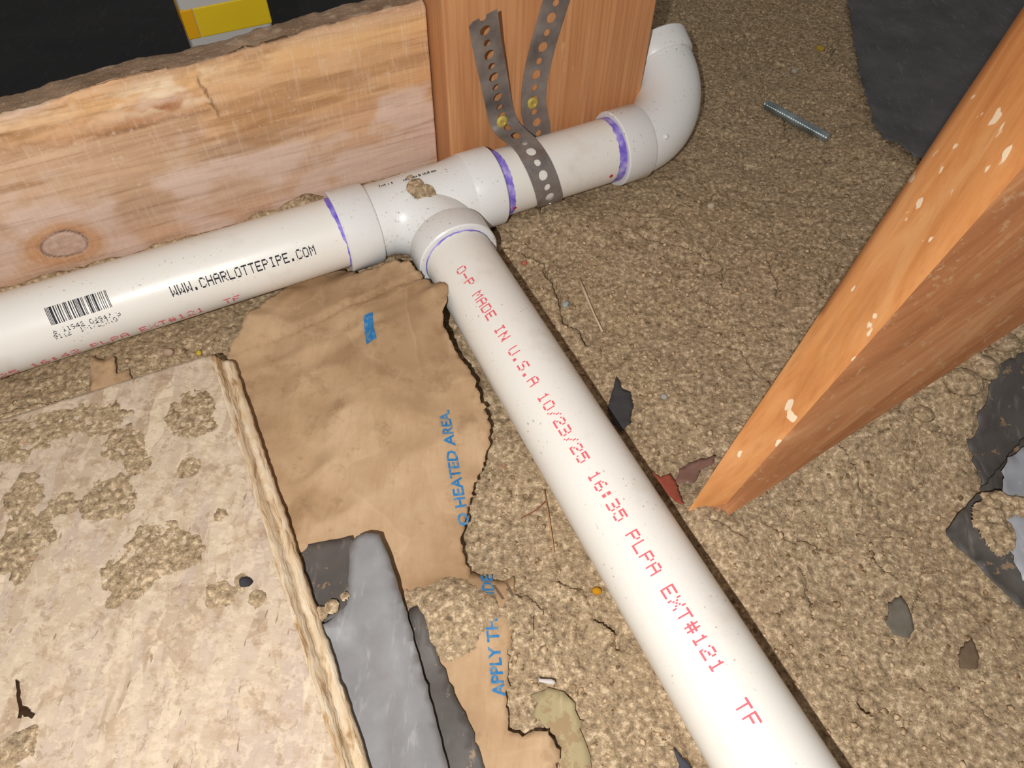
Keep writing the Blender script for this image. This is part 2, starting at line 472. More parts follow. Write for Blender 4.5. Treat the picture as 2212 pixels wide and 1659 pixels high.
CRACKS = [
    (px((1080, 545), (1120, 548), (1150, 560), (1178, 572), (1176, 590), (1196, 615), (1202, 640), (1215, 672), (1222, 700), (1250, 716), (1265, 745)), 1.2),
    (px((1385, 515), (1410, 524), (1452, 540), (1490, 546), (1518, 556), (1545, 566), (1562, 590), (1564, 625)), 1.0),
    (px((1780, 985), (1805, 1003), (1812, 1020), (1845, 1045), (1855, 1068)), 1.0),
    (px((1835, 1090), (1838, 1110), (1850, 1125)), 0.7),
    (px((1660, 560), (1670, 600), (1680, 632), (1676, 650)), 0.9),
    (px((1795, 90), (1800, 120), (1812, 160)), 1.3), (px((1570, 50), (1590, 75), (1610, 110)), 0.8),
    (px((1166, 452), (1170, 480)), 0.9), (px((1340, 470), (1420, 480), (1440, 450)), 0.5),
    (px((1725, 1220), (1745, 1250), (1750, 1300), (1755, 1340)), 0.5), (px((1860, 1510), (1885, 1520), (1890, 1530)), 1.3),
    (px((0, 905), (40, 893), (110, 888), (180, 860), (260, 830)), 1.0),
    (px((1300, 1330), (1330, 1360), (1332, 1410)), 0.8), (px((1200, 1260), (1260, 1275), (1290, 1330), (1325, 1350)), 0.6),
    (px((1650, 1140), (1700, 1160), (1730, 1165), (1780, 1190)), 0.5), (px((1880, 1180), (1910, 1230), (1950, 1250)), 0.6),
    (px((1560, 100), (1640, 190), (1690, 230), (1700, 300)), 0.6), (px((1850, 290), (1800, 300), (1770, 300)), 1.0),
    (px((2010, 1215), (1985, 1300), (1960, 1420)), 0.5), (px((1545, 740), (1600, 760), (1640, 820)), 0.5),
]
COVER = [  # where paper, board and plastic lie on the dirt
    px((505, 770), (560, 690), (640, 650), (880, 600), (940, 640), (990, 790), (1035, 930), (1000, 1080), (985, 1170), (990, 1260), (950, 1285), (880, 1290), (700, 1400), (500, 900)),
    px((440, 790), (0, 925), (-500, 1100), (-500, 2600), (1000, 2600), (770, 1690)),
    px((900, 1320), (960, 1290), (1095, 1270), (1085, 1420), (1080, 1560), (1170, 1600), (1180, 1800), (800, 1800), (760, 1400)),
    px((1860, -100), (1880, 130), (1915, 280), (1990, 335), (2080, 410), (2280, 400), (2380, -100)),
]
def ground_full(x, y):
    h0 = ground_base(x, y); h = h0
    h = h + 0.0022 * fbm(x, y, 0.030, 5, 21, 0.6)
    h = h - 0.0016 * sstep(0.25, 0.55, fbm(x, y, 0.014, 3, 25))
    wx = x + 0.006 * fbm(x, y, 0.03, 3, 51); wy = y + 0.006 * fbm(x, y, 0.03, 3, 52)
    f1, f2, cid = worley(wx, wy, 0.012, 31)
    h = h + 0.0007 * (cid - 0.5) * sstep(0.0, 0.3, f2 - f1)
    g1, g2, gid = worley(x, y, 0.0045, 77)
    h = h + 0.0010 * (gid - 0.35) * (1 - sstep(0.15, 0.65, g1)) * 0.6
    h = h + 0.0006 * fbm(x, y, 0.0035, 3, 90)
    # dry shrinkage cracks
    b1, b2, _b = worley(x + 0.014 * fbm(x, y, 0.045, 4, 71), y + 0.014 * fbm(x, y, 0.045, 4, 72), 0.085, 41)
    mask = sstep(0.02, 0.25, fbm(x, y, 0.09, 2, 47))
    h = h - 0.0034 * mask * (1 - sstep(0.0, 0.016, b2 - b1))
    jx = x + 0.0035 * fbm(x, y, 0.012, 3, 81); jy = y + 0.0035 * fbm(x, y, 0.012, 3, 82)
    for pts, k in CRACKS:
        d = segdist(jx, jy, pts)
        w = 0.0011 * k * (0.6 + 0.8 * vnoise(x / 0.01, y / 0.01, 5))
        h = h - 0.0075 * k * (1 - sstep(w * 0.5, w * 1.8, d))
        h = h + 0.0012 * k * (1 - sstep(0.002, 0.012, d))
    x = np.asarray(x); y = np.asarray(y)
    for poly in COVER: h = np.where(in_poly(x, y, poly), h0 + (h - h0) * 0.25 - 0.0015, h)
    return h

# ------------------------------------------------------------------ floor (bare dirt)
def axis_coords(a, b, fine, lo, hi, n):
    mid = np.arange(a, b, fine)
    k = np.linspace(0, 1, n) ** 2.2
    return np.concatenate([(a - (a - lo) * k[1:])[::-1], mid, mid[-1] + (hi - mid[-1]) * k[1:]])
gx = axis_coords(-0.36, 0.62, 0.00135, -2.2, 2.4, 46)
gy = axis_coords(0.02, 0.86, 0.00135, -1.6, 3.0, 46)
X, Y = np.meshgrid(gx, gy)
HG = ground_full(X, Y)
floor = link_obj('floor', grid_mesh('floor', np.stack([X, Y, HG], -1)), M_DIRT)
tag(floor, 'bare cracked brown dirt floor of the crawl space', None, None, 'structure')
def gz(x, y):
    return float(ground_full(np.array([x]), np.array([y]))[0])

# ------------------------------------------------------------------ thin sheets (paper, plastic, leaves)
def make_sheet(name, outline, m, step=0.004, edge=0.002, jitter=0.0008, thick=0.0003, creases=(), crumple=0.0, cscale=0.05,
               seed=1, float_=0.001, parent=None, zfn=None, holes=()):
    """outline: (u, v, z) pixel + height; interior height by inverse distance from the outline, then creases/crumple"""
    rnd = random.Random(seed)
    ctrl = []
    for u, v, z in outline:
        p = G(u, v, z); ctrl.append((p[0], p[1], z))
    rs = resample(ctrl, edge)
    poly = []
    for p in rs:
        poly.append((p[0] + rnd.gauss(0, jitter), p[1] + rnd.gauss(0, jitter)))
    cz = np.array(resample(ctrl, 0.012))
    cr = []
    for (u0, v0, u1, v1, amp, w) in creases:
        a = G(u0, v0, 0.01); b = G(u1, v1, 0.01); cr.append((a[:2], b[:2], amp, w))
    def hgt(x, y):
        x = np.asarray(x, float); y = np.asarray(y, float)
        d2 = (x[..., None] - cz[:, 0]) ** 2 + (y[..., None] - cz[:, 1]) ** 2 + 2e-5
        w = 1.0 / d2 ** 1.5
        h = (w * cz[:, 2]).sum(-1) / w.sum(-1)
        for a, b, amp, wd in cr:
            d = segdist(x, y, [a, b]); h = h + amp * np.clip(1 - d / wd, 0, 1)
        if crumple:
            r1 = 1 - np.abs(fbm(x, y, cscale, 1, seed + 5)) * 2.2
            r2 = 1 - np.abs(fbm(x * 0.8 + y * 0.6, y * 0.8 - x * 0.6, cscale * 0.55, 1, seed + 6)) * 2.2
            h = h + crumple * (r1 + 0.45 * r2 - 0.6)
        if zfn is not None: h = zfn(x, y, h)
        return np.maximum(h, ground_base(x, y) + float_)
    xs = [p[0] for p in poly]; ys = [p[1] for p in poly]
    ix, iy = np.meshgrid(np.arange(min(xs), max(xs), step), np.arange(min(ys), max(ys), step))
    ix = ix.ravel() + np.array([rnd.uniform(-.25, .25) * step for _ in range(ix.size)])
    iy = iy.ravel() + np.array([rnd.uniform(-.25, .25) * step for _ in range(iy.size)])
    ins = in_poly(ix, iy, poly)
    d = segdist(ix, iy, poly + poly[:1]); ins &= d > step * 0.45
    pts = [Vector(p) for p in poly] + [Vector((a, b)) for a, b in zip(ix[ins], iy[ins])]
    edges = [(i, (i + 1) % len(poly)) for i in range(len(poly))]
    r = delaunay_2d_cdt(pts, edges, [], 1, 1e-7)
    vx = np.array([p.x for p in r[0]]); vy = np.array([p.y for p in r[0]])
    vz = hgt(vx, vy)
    faces = [tuple(f) for f in r[2]]
    fx = np.array([np.mean([vx[i] for i in f]) for f in faces]); fy = np.array([np.mean([vy[i] for i in f]) for f in faces])
    keep = in_poly(fx, fy, poly)
    for hp in holes:
        hpoly = [tuple(G(u, v, z)[:2]) for u, v, z in hp]; keep &= ~in_poly(fx, fy, hpoly)
    faces = [f for f, k in zip(faces, keep) if k]
    me = mesh_from(name, np.stack([vx, vy, vz], -1), faces)
    bm = bmesh.new(); bm.from_mesh(me); bmesh.ops.recalc_face_normals(bm, faces=bm.faces)
    if sum(f.normal.z for f in bm.faces) < 0: bmesh.ops.reverse_faces(bm, faces=bm.faces)
    bm.to_mesh(me); bm.free()
    o = link_obj(name, me, m, parent)
    md = o.modifiers.new('thickness', 'SOLIDIFY'); md.thickness = thick; md.offset = -1
    return o, hgt

# ------------------------------------------------------------------ timber: post
def local_frame(o):  # local x along the pipe run, y away from the camera, z up
    o.location = (PA[0], PA[1], 0); o.rotation_euler = (0, 0, AZ); return o
def rounded_box(x0, x1, y0, y1, z0, z1, bev=0.0015, seg=2):
    bm = bmesh.new(); bmesh.ops.create_cube(bm, size=1.0)
    for v in bm.verts:
        v.co = Vector((x0 + (v.co.x + .5) * (x1 - x0), y0 + (v.co.y + .5) * (y1 - y0), z0 + (v.co.z + .5) * (z1 - z0)))
    bmesh.ops.bevel(bm, geom=list(bm.edges), offset=bev, segments=seg, affect='EDGES', profile=0.5)
    me = bpy.data.meshes.new('box'); bm.to_mesh(me); bm.free(); return me
post_me = rounded_box(-0.1530, 0.0112, 0.0290, 0.0670, -0.04, 0.62, 0.0016)
post = local_frame(link_obj('wooden_post', post_me, M_POST))
tag(post, 'orange-brown upright wooden post behind the strapped white pipe', 'post')

# ------------------------------------------------------------------ timber: weathered board on edge
T0, T1, BN, BTH = -0.66, -0.1545, 0.054, 0.027
nt_ = 460
tt = np.linspace(T0, T1, nt_)
zb = -0.012
def ztop(t): return 0.1337 + (t + 0.4093) * 0.048
nf, ntop = 120, 24
rows = []; cols = []
zt = ztop(tt) + 0.0016 * fbm(tt, tt * 0, 0.05, 3, 201) + 0.0006 * fbm(tt, tt * 0, 0.006, 2, 202)
def wood_cols(t, z, top=False):
    g = fbm(t, z * 9, 0.10, 4, 301); g2 = fbm(t, z * 40, 0.05, 3, 311)
    zr = z / np.maximum(ztop(t), 1e-3)
    base = np.array([200, 163, 130.]) + g[..., None] * np.array([18, 20, 20.]) + g2[..., None] * np.array([10, 11, 10.])
    ora = sstep(-0.2, 0.5, fbm(t, z * 3, 0.09, 3, 321))
    base = base + ora[..., None] * np.array([5, -4, -11.])
    # chalky pale bloom low on the face
    bl = sstep(-0.12, 0.40, fbm(t, z * 1.4, 0.03, 5, 331) + 0.30 * (0.55 - zr) + 0.25 * sstep(-0.30, -0.18, t) * sstep(0.75, 0.45, zr))
    base = base + (np.array([224, 198, 182.]) - base) * (0.8 * bl)[..., None]
    # clean orange strip in the middle right
    st = sstep(0.60, 0.66, zr + 0.02 * fbm(t, z, 0.04, 2, 341)) * sstep(-0.315, -0.305, t) * sstep(0.97, 0.92, zr)
    base = base + (np.array([214, 166, 116.]) - base) * (0.75 * st)[..., None]
    # bare yellow sapwood line along the upper edge
    yl = np.exp(-((zr - 0.93 + 0.03 * fbm(t, z * 0, 0.08, 3, 351)) / 0.05) ** 2)
    base = base + (np.array([226, 182, 126.]) - base) * (0.65 * yl)[..., None]
    # brown weather streaks in the upper half, left
    sk = sstep(0.15, 0.45, fbm(t, z * 7, 0.07, 4, 361)) * sstep(0.35, 0.6, zr)
    base = base + (np.array([166, 124, 84.]) - base) * (0.55 * sk)[..., None]
    rd = np.exp(-(((t + 0.335) / 0.022) ** 2 + ((z - 0.1145 - 0.10 * (t + 0.335)) / 0.0035) ** 2))
    base = base + (np.array([140, 80, 40.]) - base) * np.clip(rd, 0, 1)[..., None] * 0.8
    # torn pale fibres
    tf = sstep(0.80, 0.84, zr) * sstep(1.0, 0.95, zr) * sstep(-0.2, 0.2, fbm(t * 0.35, z, 0.006, 3, 371)) * np.exp(-((t + 0.325) / 0.035) ** 2)
    base = base + (np.array([240, 216, 184.]) - base) * np.clip(tf, 0, 1)[..., None] * 0.8
    # shadow lines painted at the jagged end and ledge of the broken-away layer
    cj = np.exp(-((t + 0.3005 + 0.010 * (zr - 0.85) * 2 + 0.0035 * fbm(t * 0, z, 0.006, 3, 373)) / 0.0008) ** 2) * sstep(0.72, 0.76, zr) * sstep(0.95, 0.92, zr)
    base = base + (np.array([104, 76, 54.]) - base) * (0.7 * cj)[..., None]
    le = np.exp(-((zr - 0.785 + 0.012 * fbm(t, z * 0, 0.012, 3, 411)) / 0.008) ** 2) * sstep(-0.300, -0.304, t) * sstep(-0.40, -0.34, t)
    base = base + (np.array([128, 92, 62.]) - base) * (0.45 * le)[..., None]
    pk = sstep(0.62, 0.25, zr) * 0.35
    base = base + (np.array([216, 184, 164.]) - base) * pk[..., None]
    # knot with dark rim
    kd = np.hypot((t + 0.4178) / 0.0135, (z - 0.0423) / 0.0098)
    a = np.arctan2(z - 0.0423, t + 0.4178)
    kd = kd * (1 + 0.05 * np.sin(3 * a + 1))
    rings = 0.5 + 0.5 * np.sin(np.clip(kd, 0, 4) * 17)
    halo = np.exp(-((kd - 1.35) / 0.45) ** 2)
    base = base + (np.array([204, 146, 96.]) - base) * (0.55 * halo)[..., None]
    inn = sstep(1.02, 0.96, kd)
    kcol = np.array([196, 164, 144.]) + (18 * fbm(t, z, 0.004, 3, 377))[..., None] * np.array([1, 1.1, 1.2]) + (rings * 5)[..., None]
    base = base + (kcol - base) * inn[..., None]
    rim = np.exp(-((kd - 1.0) / 0.055) ** 2) * (0.75 + 0.25 * np.sin(2 * a))
    base = base + (np.array([92, 72, 66.]) - base) * (0.9 * np.clip(rim, 0, 1))[..., None]
    # grain wrapping the knot
    wr = np.exp(-(kd - 1) / 1.2) * (kd > 1.05)
    base = base - (rings * wr)[..., None] * np.array([9, 12, 12.])
    if top:
        tg = fbm(t, z, 0.02, 4, 381)
        base = np.array([150, 122, 96.]) + tg[..., None] * np.array([34, 32, 30.])
        pl = sstep(0.25, 0.5, fbm(t, z, 0.012, 4, 391))
        base = base + (np.array([206, 186, 156.]) - base) * (0.6 * pl)[..., None]
    return srgb2lin(np.clip(base, 10, 252))
for k in range(nf):
    w = k / (nf - 1); z = zb + (zt - zb) * w
    zr = z / ztop(tt)
    off = 0.0004 * fbm(tt, z * 6, 0.03, 3, 401)
    # splintered layer broken away at the upper left
    led = sstep(0.775, 0.79, zr + 0.012 * fbm(tt, z * 0, 0.012, 3, 411)) * sstep(-0.298, -0.303, tt + 0.004 * fbm(tt * 0, z, 0.006, 2, 412))
    off = off + led * (0.0022 + 0.0012 * fbm(tt * 0.6, z, 0.004, 3, 421))
    off = off + sstep(0.975, 1.0, zr) ** 2 * (0.0035 + 0.003 * fbm(tt, z * 0, 0.025, 3, 431))
    off = off + 0.004 * np.exp(-((tt + 0.275) / 0.02) ** 2) * sstep(0.90, 0.97, zr)
    kd = np.hypot((tt + 0.4178) / 0.0135, (z - 0.0423) / 0.0098)
    off = off + 0.0006 * np.exp(-((kd - 1) / 0.07) ** 2)
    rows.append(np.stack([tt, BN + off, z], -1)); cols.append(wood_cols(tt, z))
for k in range(1, ntop):
    w = k / (ntop - 1); n = BN + 0.004 + (BTH - 0.004) * w
    zz = zt - 0.0005 + 0.0010 * fbm(tt, tt * 0 + n, 0.01, 3, 441) - 0.002 * w * w
    rows.append(np.stack([tt, tt * 0 + n, zz], -1)); cols.append(wood_cols(tt, tt * 0 + n, True))
rows.append(np.stack([tt, tt * 0 + BN + BTH, tt * 0 + zb], -1)); cols.append(cols[-1])
rows.append(np.stack([tt, tt * 0 + BN, tt * 0 + zb], -1)); cols.append(cols[-1])
Pb = np.stack(rows, 0)
bme = grid_mesh('weathered_board', Pb)
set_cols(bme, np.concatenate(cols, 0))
# close the two ends
bm = bmesh.new(); bm.from_mesh(bme); bm.verts.ensure_lookup_table()
nr = len(rows)
for c in (0, nt_ - 1):
    ring = [bm.verts[r * nt_ + c] for r in range(nr - 1)]
    try: bm.faces.new(ring if c == 0 else ring[::-1])
    except ValueError: pass
bm.to_mesh(bme); bm.free()
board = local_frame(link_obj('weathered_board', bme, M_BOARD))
tag(board, 'weathered tan board on edge with a round knot, behind the left white pipe', 'board')

# ------------------------------------------------------------------ plastic pipe assembly
root = empty('drain_pipe', (B0[0], B0[1], 0.0))
tag(root, 'white plastic drain pipe run with tee and elbow fittings glued together', 'pipe')
def part(o, p):
    o.parent = p; o.matrix_parent_inverse = p.matrix_world.inverted(); return o
bpy.context.view_layer.update()
# pipe frames: A reads left to right with letter tops up; B reads down the pipe with letter tops to the right
A_ea, A_eb = -N, np.cross(-N, A) * 1.0
if A_eb[2] < 0: A_eb = -A_eb
B_ea = Z - B * (Z @ B); B_ea /= np.linalg.norm(B_ea)
B_eb = np.cross(B_ea, B)
if B_eb @ A < 0: B_eb = -B_eb

def straight(name, P, D, s0, s1, label):
    m = MB(); m.lathe(P, D, [(s0, PR - 0.003), (s0, PR), (s1, PR), (s1, PR - 0.003)], 72)
    o = m.build(name, M_PIPE, None, True, 40); part(o, root); o['label'] = label; return o
pipe_l = straight('pipe', PA, A, -0.85, -0.232, 'left pipe with black lettering and barcode')
pipe_r = straight('pipe', PA, A, -0.150, -0.015, 'short strapped pipe between tee and elbow')
pipe_b = straight('pipe', B0, B, 0.040, 0.62, 'long pipe with red lettering running to the lower right')

def hub(m, P, D, s0, s1, r=0.0284, lip=None):
    """socket: open lip at s0 facing the pipe, shoulder at s1"""
    d = 1 if s1 > s0 else -1
    m.lathe(P, D, [(s0 + d * 0.004, PR + 0.0001), (s0, PR + 0.0003), (s0 - d * 0.0002, r - 0.0010), (s0 + d * 0.0008, r), (s1 - d * 0.0022, r),
                   (s1 - d * 0.0006, r - 0.0010), (s1, r - 0.0028), (s1 + d * 0.001, 0.0245)], 72, False, False)
tee = MB()
hub(tee, PA, A, -0.2510, -0.2265)
hub(tee, PA, A, -0.1325, -0.1570, 0.0286)
tee.lathe(PA, A, [(-0.230, 0.0252), (-0.215, 0.0255), (-0.170, 0.0262), (-0.155, 0.0284), (-0.150, 0.0284)], 72, False, False)
HB0, HB1 = 0.0535, 0.0330
hub(tee, B0, B, HB0, HB1, 0.0287)
# swept branch: leaves the run near the left socket and bends into the branch socket
Rs = 0.036
a0 = PA + A * (-0.183 - Rs); bend = []
endp = B0 + B * Rs
for k in range(29):
    a = (math.pi / 2) * k / 28
    c = a0 + A * (Rs * math.sin(a)) + B * (Rs * (1 - math.cos(a)))
    c[2] += (endp[2] - (a0 + A * Rs + B * Rs)[2]) * k / 28
    bend.append(c)
tee.tube([a0 - A * 0.006] + bend, 0.0256, Z, 64, False)
tee_o = tee.build('tee_fitting', M_FIT, None, True, 35); part(tee_o, root); tee_o['label'] = 'white sweep tee joining the three pipes'

elb = MB()
hub(elb, PA, A, -0.0315, -0.0060)
g_ = math.radians(30); Mv = math.cos(g_) * N + math.sin(g_) * Z; Qv = np.cross(A, Mv)
Re = 0.050; t0 = -0.010; ce = []
for k in range(37):
    a = (math.pi / 2) * k / 36
    ce.append(PA + A * (t0 + Re * math.sin(a)) + Mv * (Re * (1 - math.cos(a))))
elb.tube(ce + [ce[-1] + Mv * 0.006], 0.0262, Qv, 64, False)
eP = PA + A * (t0 + Re) + Mv * Re
hub(elb, eP, Mv, 0.022, 0.004)
elb.lathe(eP, Mv, [(0.020, PR + 0.0006), (0.0205, 0.001)], 48, False, False)
nub = PA + A * 0.003 + (-N * 0.80 + Z * 0.55) * 0.0262
elb.blob(nub, 0.0026, 4, 2, 0.8, 0.0)
elb_o = elb.build('elbow_fitting', M_FIT, None, True, 35); part(elb_o, root); elb_o['label'] = 'white long-sweep elbow turning behind the post'

# ragged purple primer at the joints
def primer(P, D, ea, eb, s0, d, wfn, parent, seed):
    seg = 140; m = MB(); vs = []
    for k in range(seg):
        a = 2 * math.pi * k / seg
        w = max(0.0004, wfn(a) + 0.0009 * float(fbm(np.array([math.cos(a) * 3]), np.array([math.sin(a) * 3]), 0.35, 3, seed)[0]))
        rad = ea * math.cos(a) + eb * math.sin(a)
        for q in (0, 0.5, 1.0):
            vs.append(P + D * (s0 + d * w * q) + rad * (PR + 0.00018))
    fs = []
    for k in range(seg):
        for q in range(2):
            a0_, a1_ = k * 3 + q, ((k + 1) % seg) * 3 + q
            fs.append((a0_, a1_, a1_ + 1, a0_ + 1))
    m.add(vs, fs); o = m.build('purple_primer', M_PRIMER); part(o, parent); o['label'] = 'purple primer stain'; return o
primer(PA, A, A_ea, A_eb, -0.2505, -1, lambda a: 0.0012 + 0.0035 * max(0, math.sin(a) - 0.35), pipe_l, 1)
primer(PA, A, A_ea, A_eb, -0.1330, 1, lambda a: 0.0062 + 0.001 * math.sin(a + 1), pipe_r, 2)
primer(PA, A, A_ea, A_eb, -0.0310, -1, lambda a: 0.0075 - 0.002 * math.sin(a), pipe_r, 3)
primer(B0, B, B_ea, B_eb, 0.0530, 1, lambda a: 0.0018, pipe_b, 4)

# ------------------------------------------------------------------ inkjet lettering on the pipes (5x7 dots)
FONT = {
 'A': '01110 10001 10001 11111 10001 10001 10001', 'C': '01110 10001 10000 10000 10000 10001 01110', 'D': '11110 10001 10001 10001 10001 10001 11110',
 'E': '11111 10000 10000 11110 10000 10000 11111', 'F': '11111 10000 10000 11110 10000 10000 10000', 'H': '10001 10001 10001 11111 10001 10001 10001',
 'I': '01110 00100 00100 00100 00100 00100 01110', 'L': '10000 10000 10000 10000 10000 10000 11111', 'M': '10001 11011 10101 10101 10001 10001 10001',
 'N': '10001 11001 11001 10101 10011 10011 10001', 'O': '01110 10001 10001 10001 10001 10001 01110', 'P': '11110 10001 10001 11110 10000 10000 10000',
 'R': '11110 10001 10001 11110 10100 10010 10001', 'S': '01111 10000 10000 01110 00001 00001 11110', 'T': '11111 00100 00100 00100 00100 00100 00100',
 'U': '10001 10001 10001 10001 10001 10001 01110', 'W': '10001 10001 10001 10101 10101 11011 10001', 'X': '10001 10001 01010 00100 01010 10001 10001',
 '0': '01110 10001 10001 10001 10001 10001 01110', '1': '00100 01100 00100 00100 00100 00100 01110', '2': '01110 10001 00001 00110 01000 10000 11111',
 '3': '11110 00001 00001 01110 00001 00001 11110', '4': '00010 00110 01010 10010 11111 00010 00010', '5': '11111 10000 11110 00001 00001 10001 01110',
 '6': '00110 01000 10000 11110 10001 10001 01110', '7': '11111 00001 00010 00100 00100 01000 01000', '8': '01110 10001 10001 01110 10001 10001 01110',
 '9': '01110 10001 10001 01111 00001 00010 01100', '.': '00000 00000 00000 00000 00000 01100 01100', '/': '00001 00010 00010 00100 01000 01000 10000',
 ':': '00000 01100 01100 00000 01100 01100 00000', '-': '00000 00000 00000 11111 00000 00000 00000', '#': '01010 01010 11111 01010 11111 01010 01010',
 '"': '01010 01010 01010 00000 00000 00000 00000', "'": '00100 00100 00000 00000 00000 00000 00000', ' ': '00000 00000 00000 00000 00000 00000 00000'}
def cyl_text(name, parent, m, text, P, D, ea, eb, s0, s1, ph0, ph1, h, seed, drop=0.03, fill=0.72, r=PR + 0.00026):
    """s0/ph0: baseline start, s1/ph1: baseline end; h: letter height along the surface"""
    rnd = random.Random(seed); mb = MB(); n = len(text)
    cw = (s1 - s0) / (6 * n - 1); chh = h / 7.0 / PR
    for i, ch in enumerate(text):
        rws = FONT[ch].split(' ')
        for ry, row in enumerate(rws):
            cx = 0
            while cx < 5:
                if row[cx] == '1' and rnd.random() > drop:
                    e = cx
                    while e + 1 < 5 and row[e + 1] == '1': e += 1
                    sa = s0 + (6 * i + cx) * cw; sb = s0 + (6 * i + e + fill) * cw
                    k = (6 * i + cx) / (6 * n); pb = ph0 + (ph1 - ph0) * k
                    pa = pb + (5.92 - ry) * chh; pc = pb + (7.02 - ry) * chh
                    pm = (pa + pc) / 2
                    vs = []
                    for ph in (pa, pm, pc):
                        rad = ea * math.cos(ph) + eb * math.sin(ph)
                        vs += [P + D * sa + rad * r, P + D * sb + rad * r]
                    mb.add(vs, [(0, 1, 3, 2), (2, 3, 5, 4)])
                    cx = e + 1
                else: cx += 1
    o = mb.build(name, m, None, False); part(o, parent); return o
def hA(u, v): return cyl_hit(u, v, PA, A, PR, A_ea, A_eb)
def hB(u, v): return cyl_hit(u, v, B0, B, PR, B_ea, B_eb)

s0, p0 = hA(374, 641); s1, p1 = hA(684, 549)
o = cyl_text('printed_lettering', pipe_l, M_BLACKINK, 'WWW.CHARLOTTEPIPE.COM', PA, A, A_ea, A_eb, s0, s1, p0, p1, 0.0066, 1, 0.0)
o['label'] = 'black lettering reading WWW.CHARLOTTEPIPE.COM'
sP, pP = hA(199, 751); sE, pE = hA(521, 645)
pitch = (sE - sP) / 16.0
o = cyl_text('printed_lettering', pipe_l, M_RED, '10/23/25 16:42 PLPA EXT#121  TF', PA, A, A_ea, A_eb, sP - 15 * pitch, sE,
             pP - (pE - pP) * 15 / 16.0, pE, 0.0062, 2, 0.06)
o['label'] = 'red date and batch lettering along the underside'
sa, pa = hB(985, 585); sb, pb = hB(1619, 1578)
o = cyl_text('printed_lettering', pipe_b, M_RED, 'O-P MADE IN U.S.A 10/23/25 16:35 PLPA EXT#121  TF', B0, B, B_ea, B_eb, sa, sb, pa, pb, 0.0066, 3, 0.0)
o['label'] = 'red lettering reading MADE IN U.S.A with date'

# barcode
LC = ['0001101', '0011001', '0010011', '0111101', '0100011', '0110001', '0101111', '0111011', '0110111', '0001011']
code = '611942039478'
bits = '101' + ''.join(LC[int(c)] for c in code[:6]) + '01010' + ''.join(''.join('1' if b == '0' else '0' for b in LC[int(c)]) for c in code[6:]) + '101'
(sl, pl_), (sr, pr_) = hA(112, 703), hA(242, 661)
_, pt = hA(96, 666)
mb = MB(); cw = (sr - sl) / len(bits); k = 0
while k < len(bits):
    if bits[k] == '1':
        e = k
        while e + 1 < len(bits) and bits[e + 1] == '1': e += 1
        vs = []; fs = []
        for j in range(6):
            ph = pl_ + (pt - pl_) * j / 5.0
            rad = A_ea * math.cos(ph) + A_eb * math.sin(ph)
            vs += [PA + A * (sl + k * cw) + rad * (PR + 0.00026), PA + A * (sl + (e + 1) * cw) + rad * (PR + 0.00026)]
            if j: fs.append((2 * j - 2, 2 * j - 1, 2 * j + 1, 2 * j))
        mb.add(vs, fs); k = e + 1
    else: k += 1
o = mb.build('barcode', M_BLACKINK, None, False); part(o, pipe_l); o['label'] = 'black printed barcode'
s0, p0 = hA(117, 722); s1, p1 = hA(262, 681)
cyl_text('printed_digits', pipe_l, M_BLACKINK, '6 11942 03947 8', PA, A, A_ea, A_eb, s0, s1, p0, p1, 0.0030, 4, 0.25, 0.8)
s0, p0 = hA(120, 733); s1, p1 = hA(264, 690)
cyl_text('printed_digits', pipe_l, M_BLACKINK, '9112  1-1/2"X10\'', PA, A, A_ea, A_eb, s0, s1, p0, p1, 0.0030, 5, 0.35, 0.8)
# worn, unreadable ink marks on top of the tee
rnd = random.Random(8); mb = MB(); RT = 0.0268
for (u0, v0, u1, v1, n) in ((820, 404, 850, 396, 8), (872, 391, 944, 369, 24)):
    (sa, pa), (sb, pb) = [cyl_hit(u, v, PA, A, RT, A_ea, A_eb) for u, v in ((u0, v0), (u1, v1))]
    for i in range(n):
        if rnd.random() < 0.2: continue
        s = sa + (sb - sa) * i / n; p = pa + (pb - pa) * i / n; hgt_ = rnd.uniform(0.05, 0.11); w = rnd.uniform(0.0004, 0.0008)
        vs = []
        for j in range(2):
            rad = A_ea * math.cos(p + j * hgt_) + A_eb * math.sin(p + j * hgt_)
            vs += [PA + A * s + rad * RT, PA + A * (s + w) + rad * RT]
        mb.add(vs, [(0, 1, 3, 2)])
o = mb.build('worn_print', M_BLACKINK, None, False); part(o, tee_o); o['label'] = 'worn black print marks'
M_SRED = mat_plain('strong_red_ink', (206, 30, 52))   # red marker ticks by the joints
for (u, v, r_) in ((1076, 463, 0.0017), (1112, 449, 0.0015), (1320, 380, 0.0016)):
    mb = MB(); s, p = hA(u, v)
    vs = [PA + A * (s + r_ * math.cos(q)) + (A_ea * math.cos(p + r_ / PR * math.sin(q)) + A_eb * math.sin(p + r_ / PR * math.sin(q))) * (PR + 0.0003) for q in np.linspace(0, 6.28, 9)[:-1]]
    mb.add(vs, [tuple(range(8))])
    o = mb.build('red_ink_mark', M_SRED, None, False); part(o, pipe_r); o['label'] = 'small red ink dot'

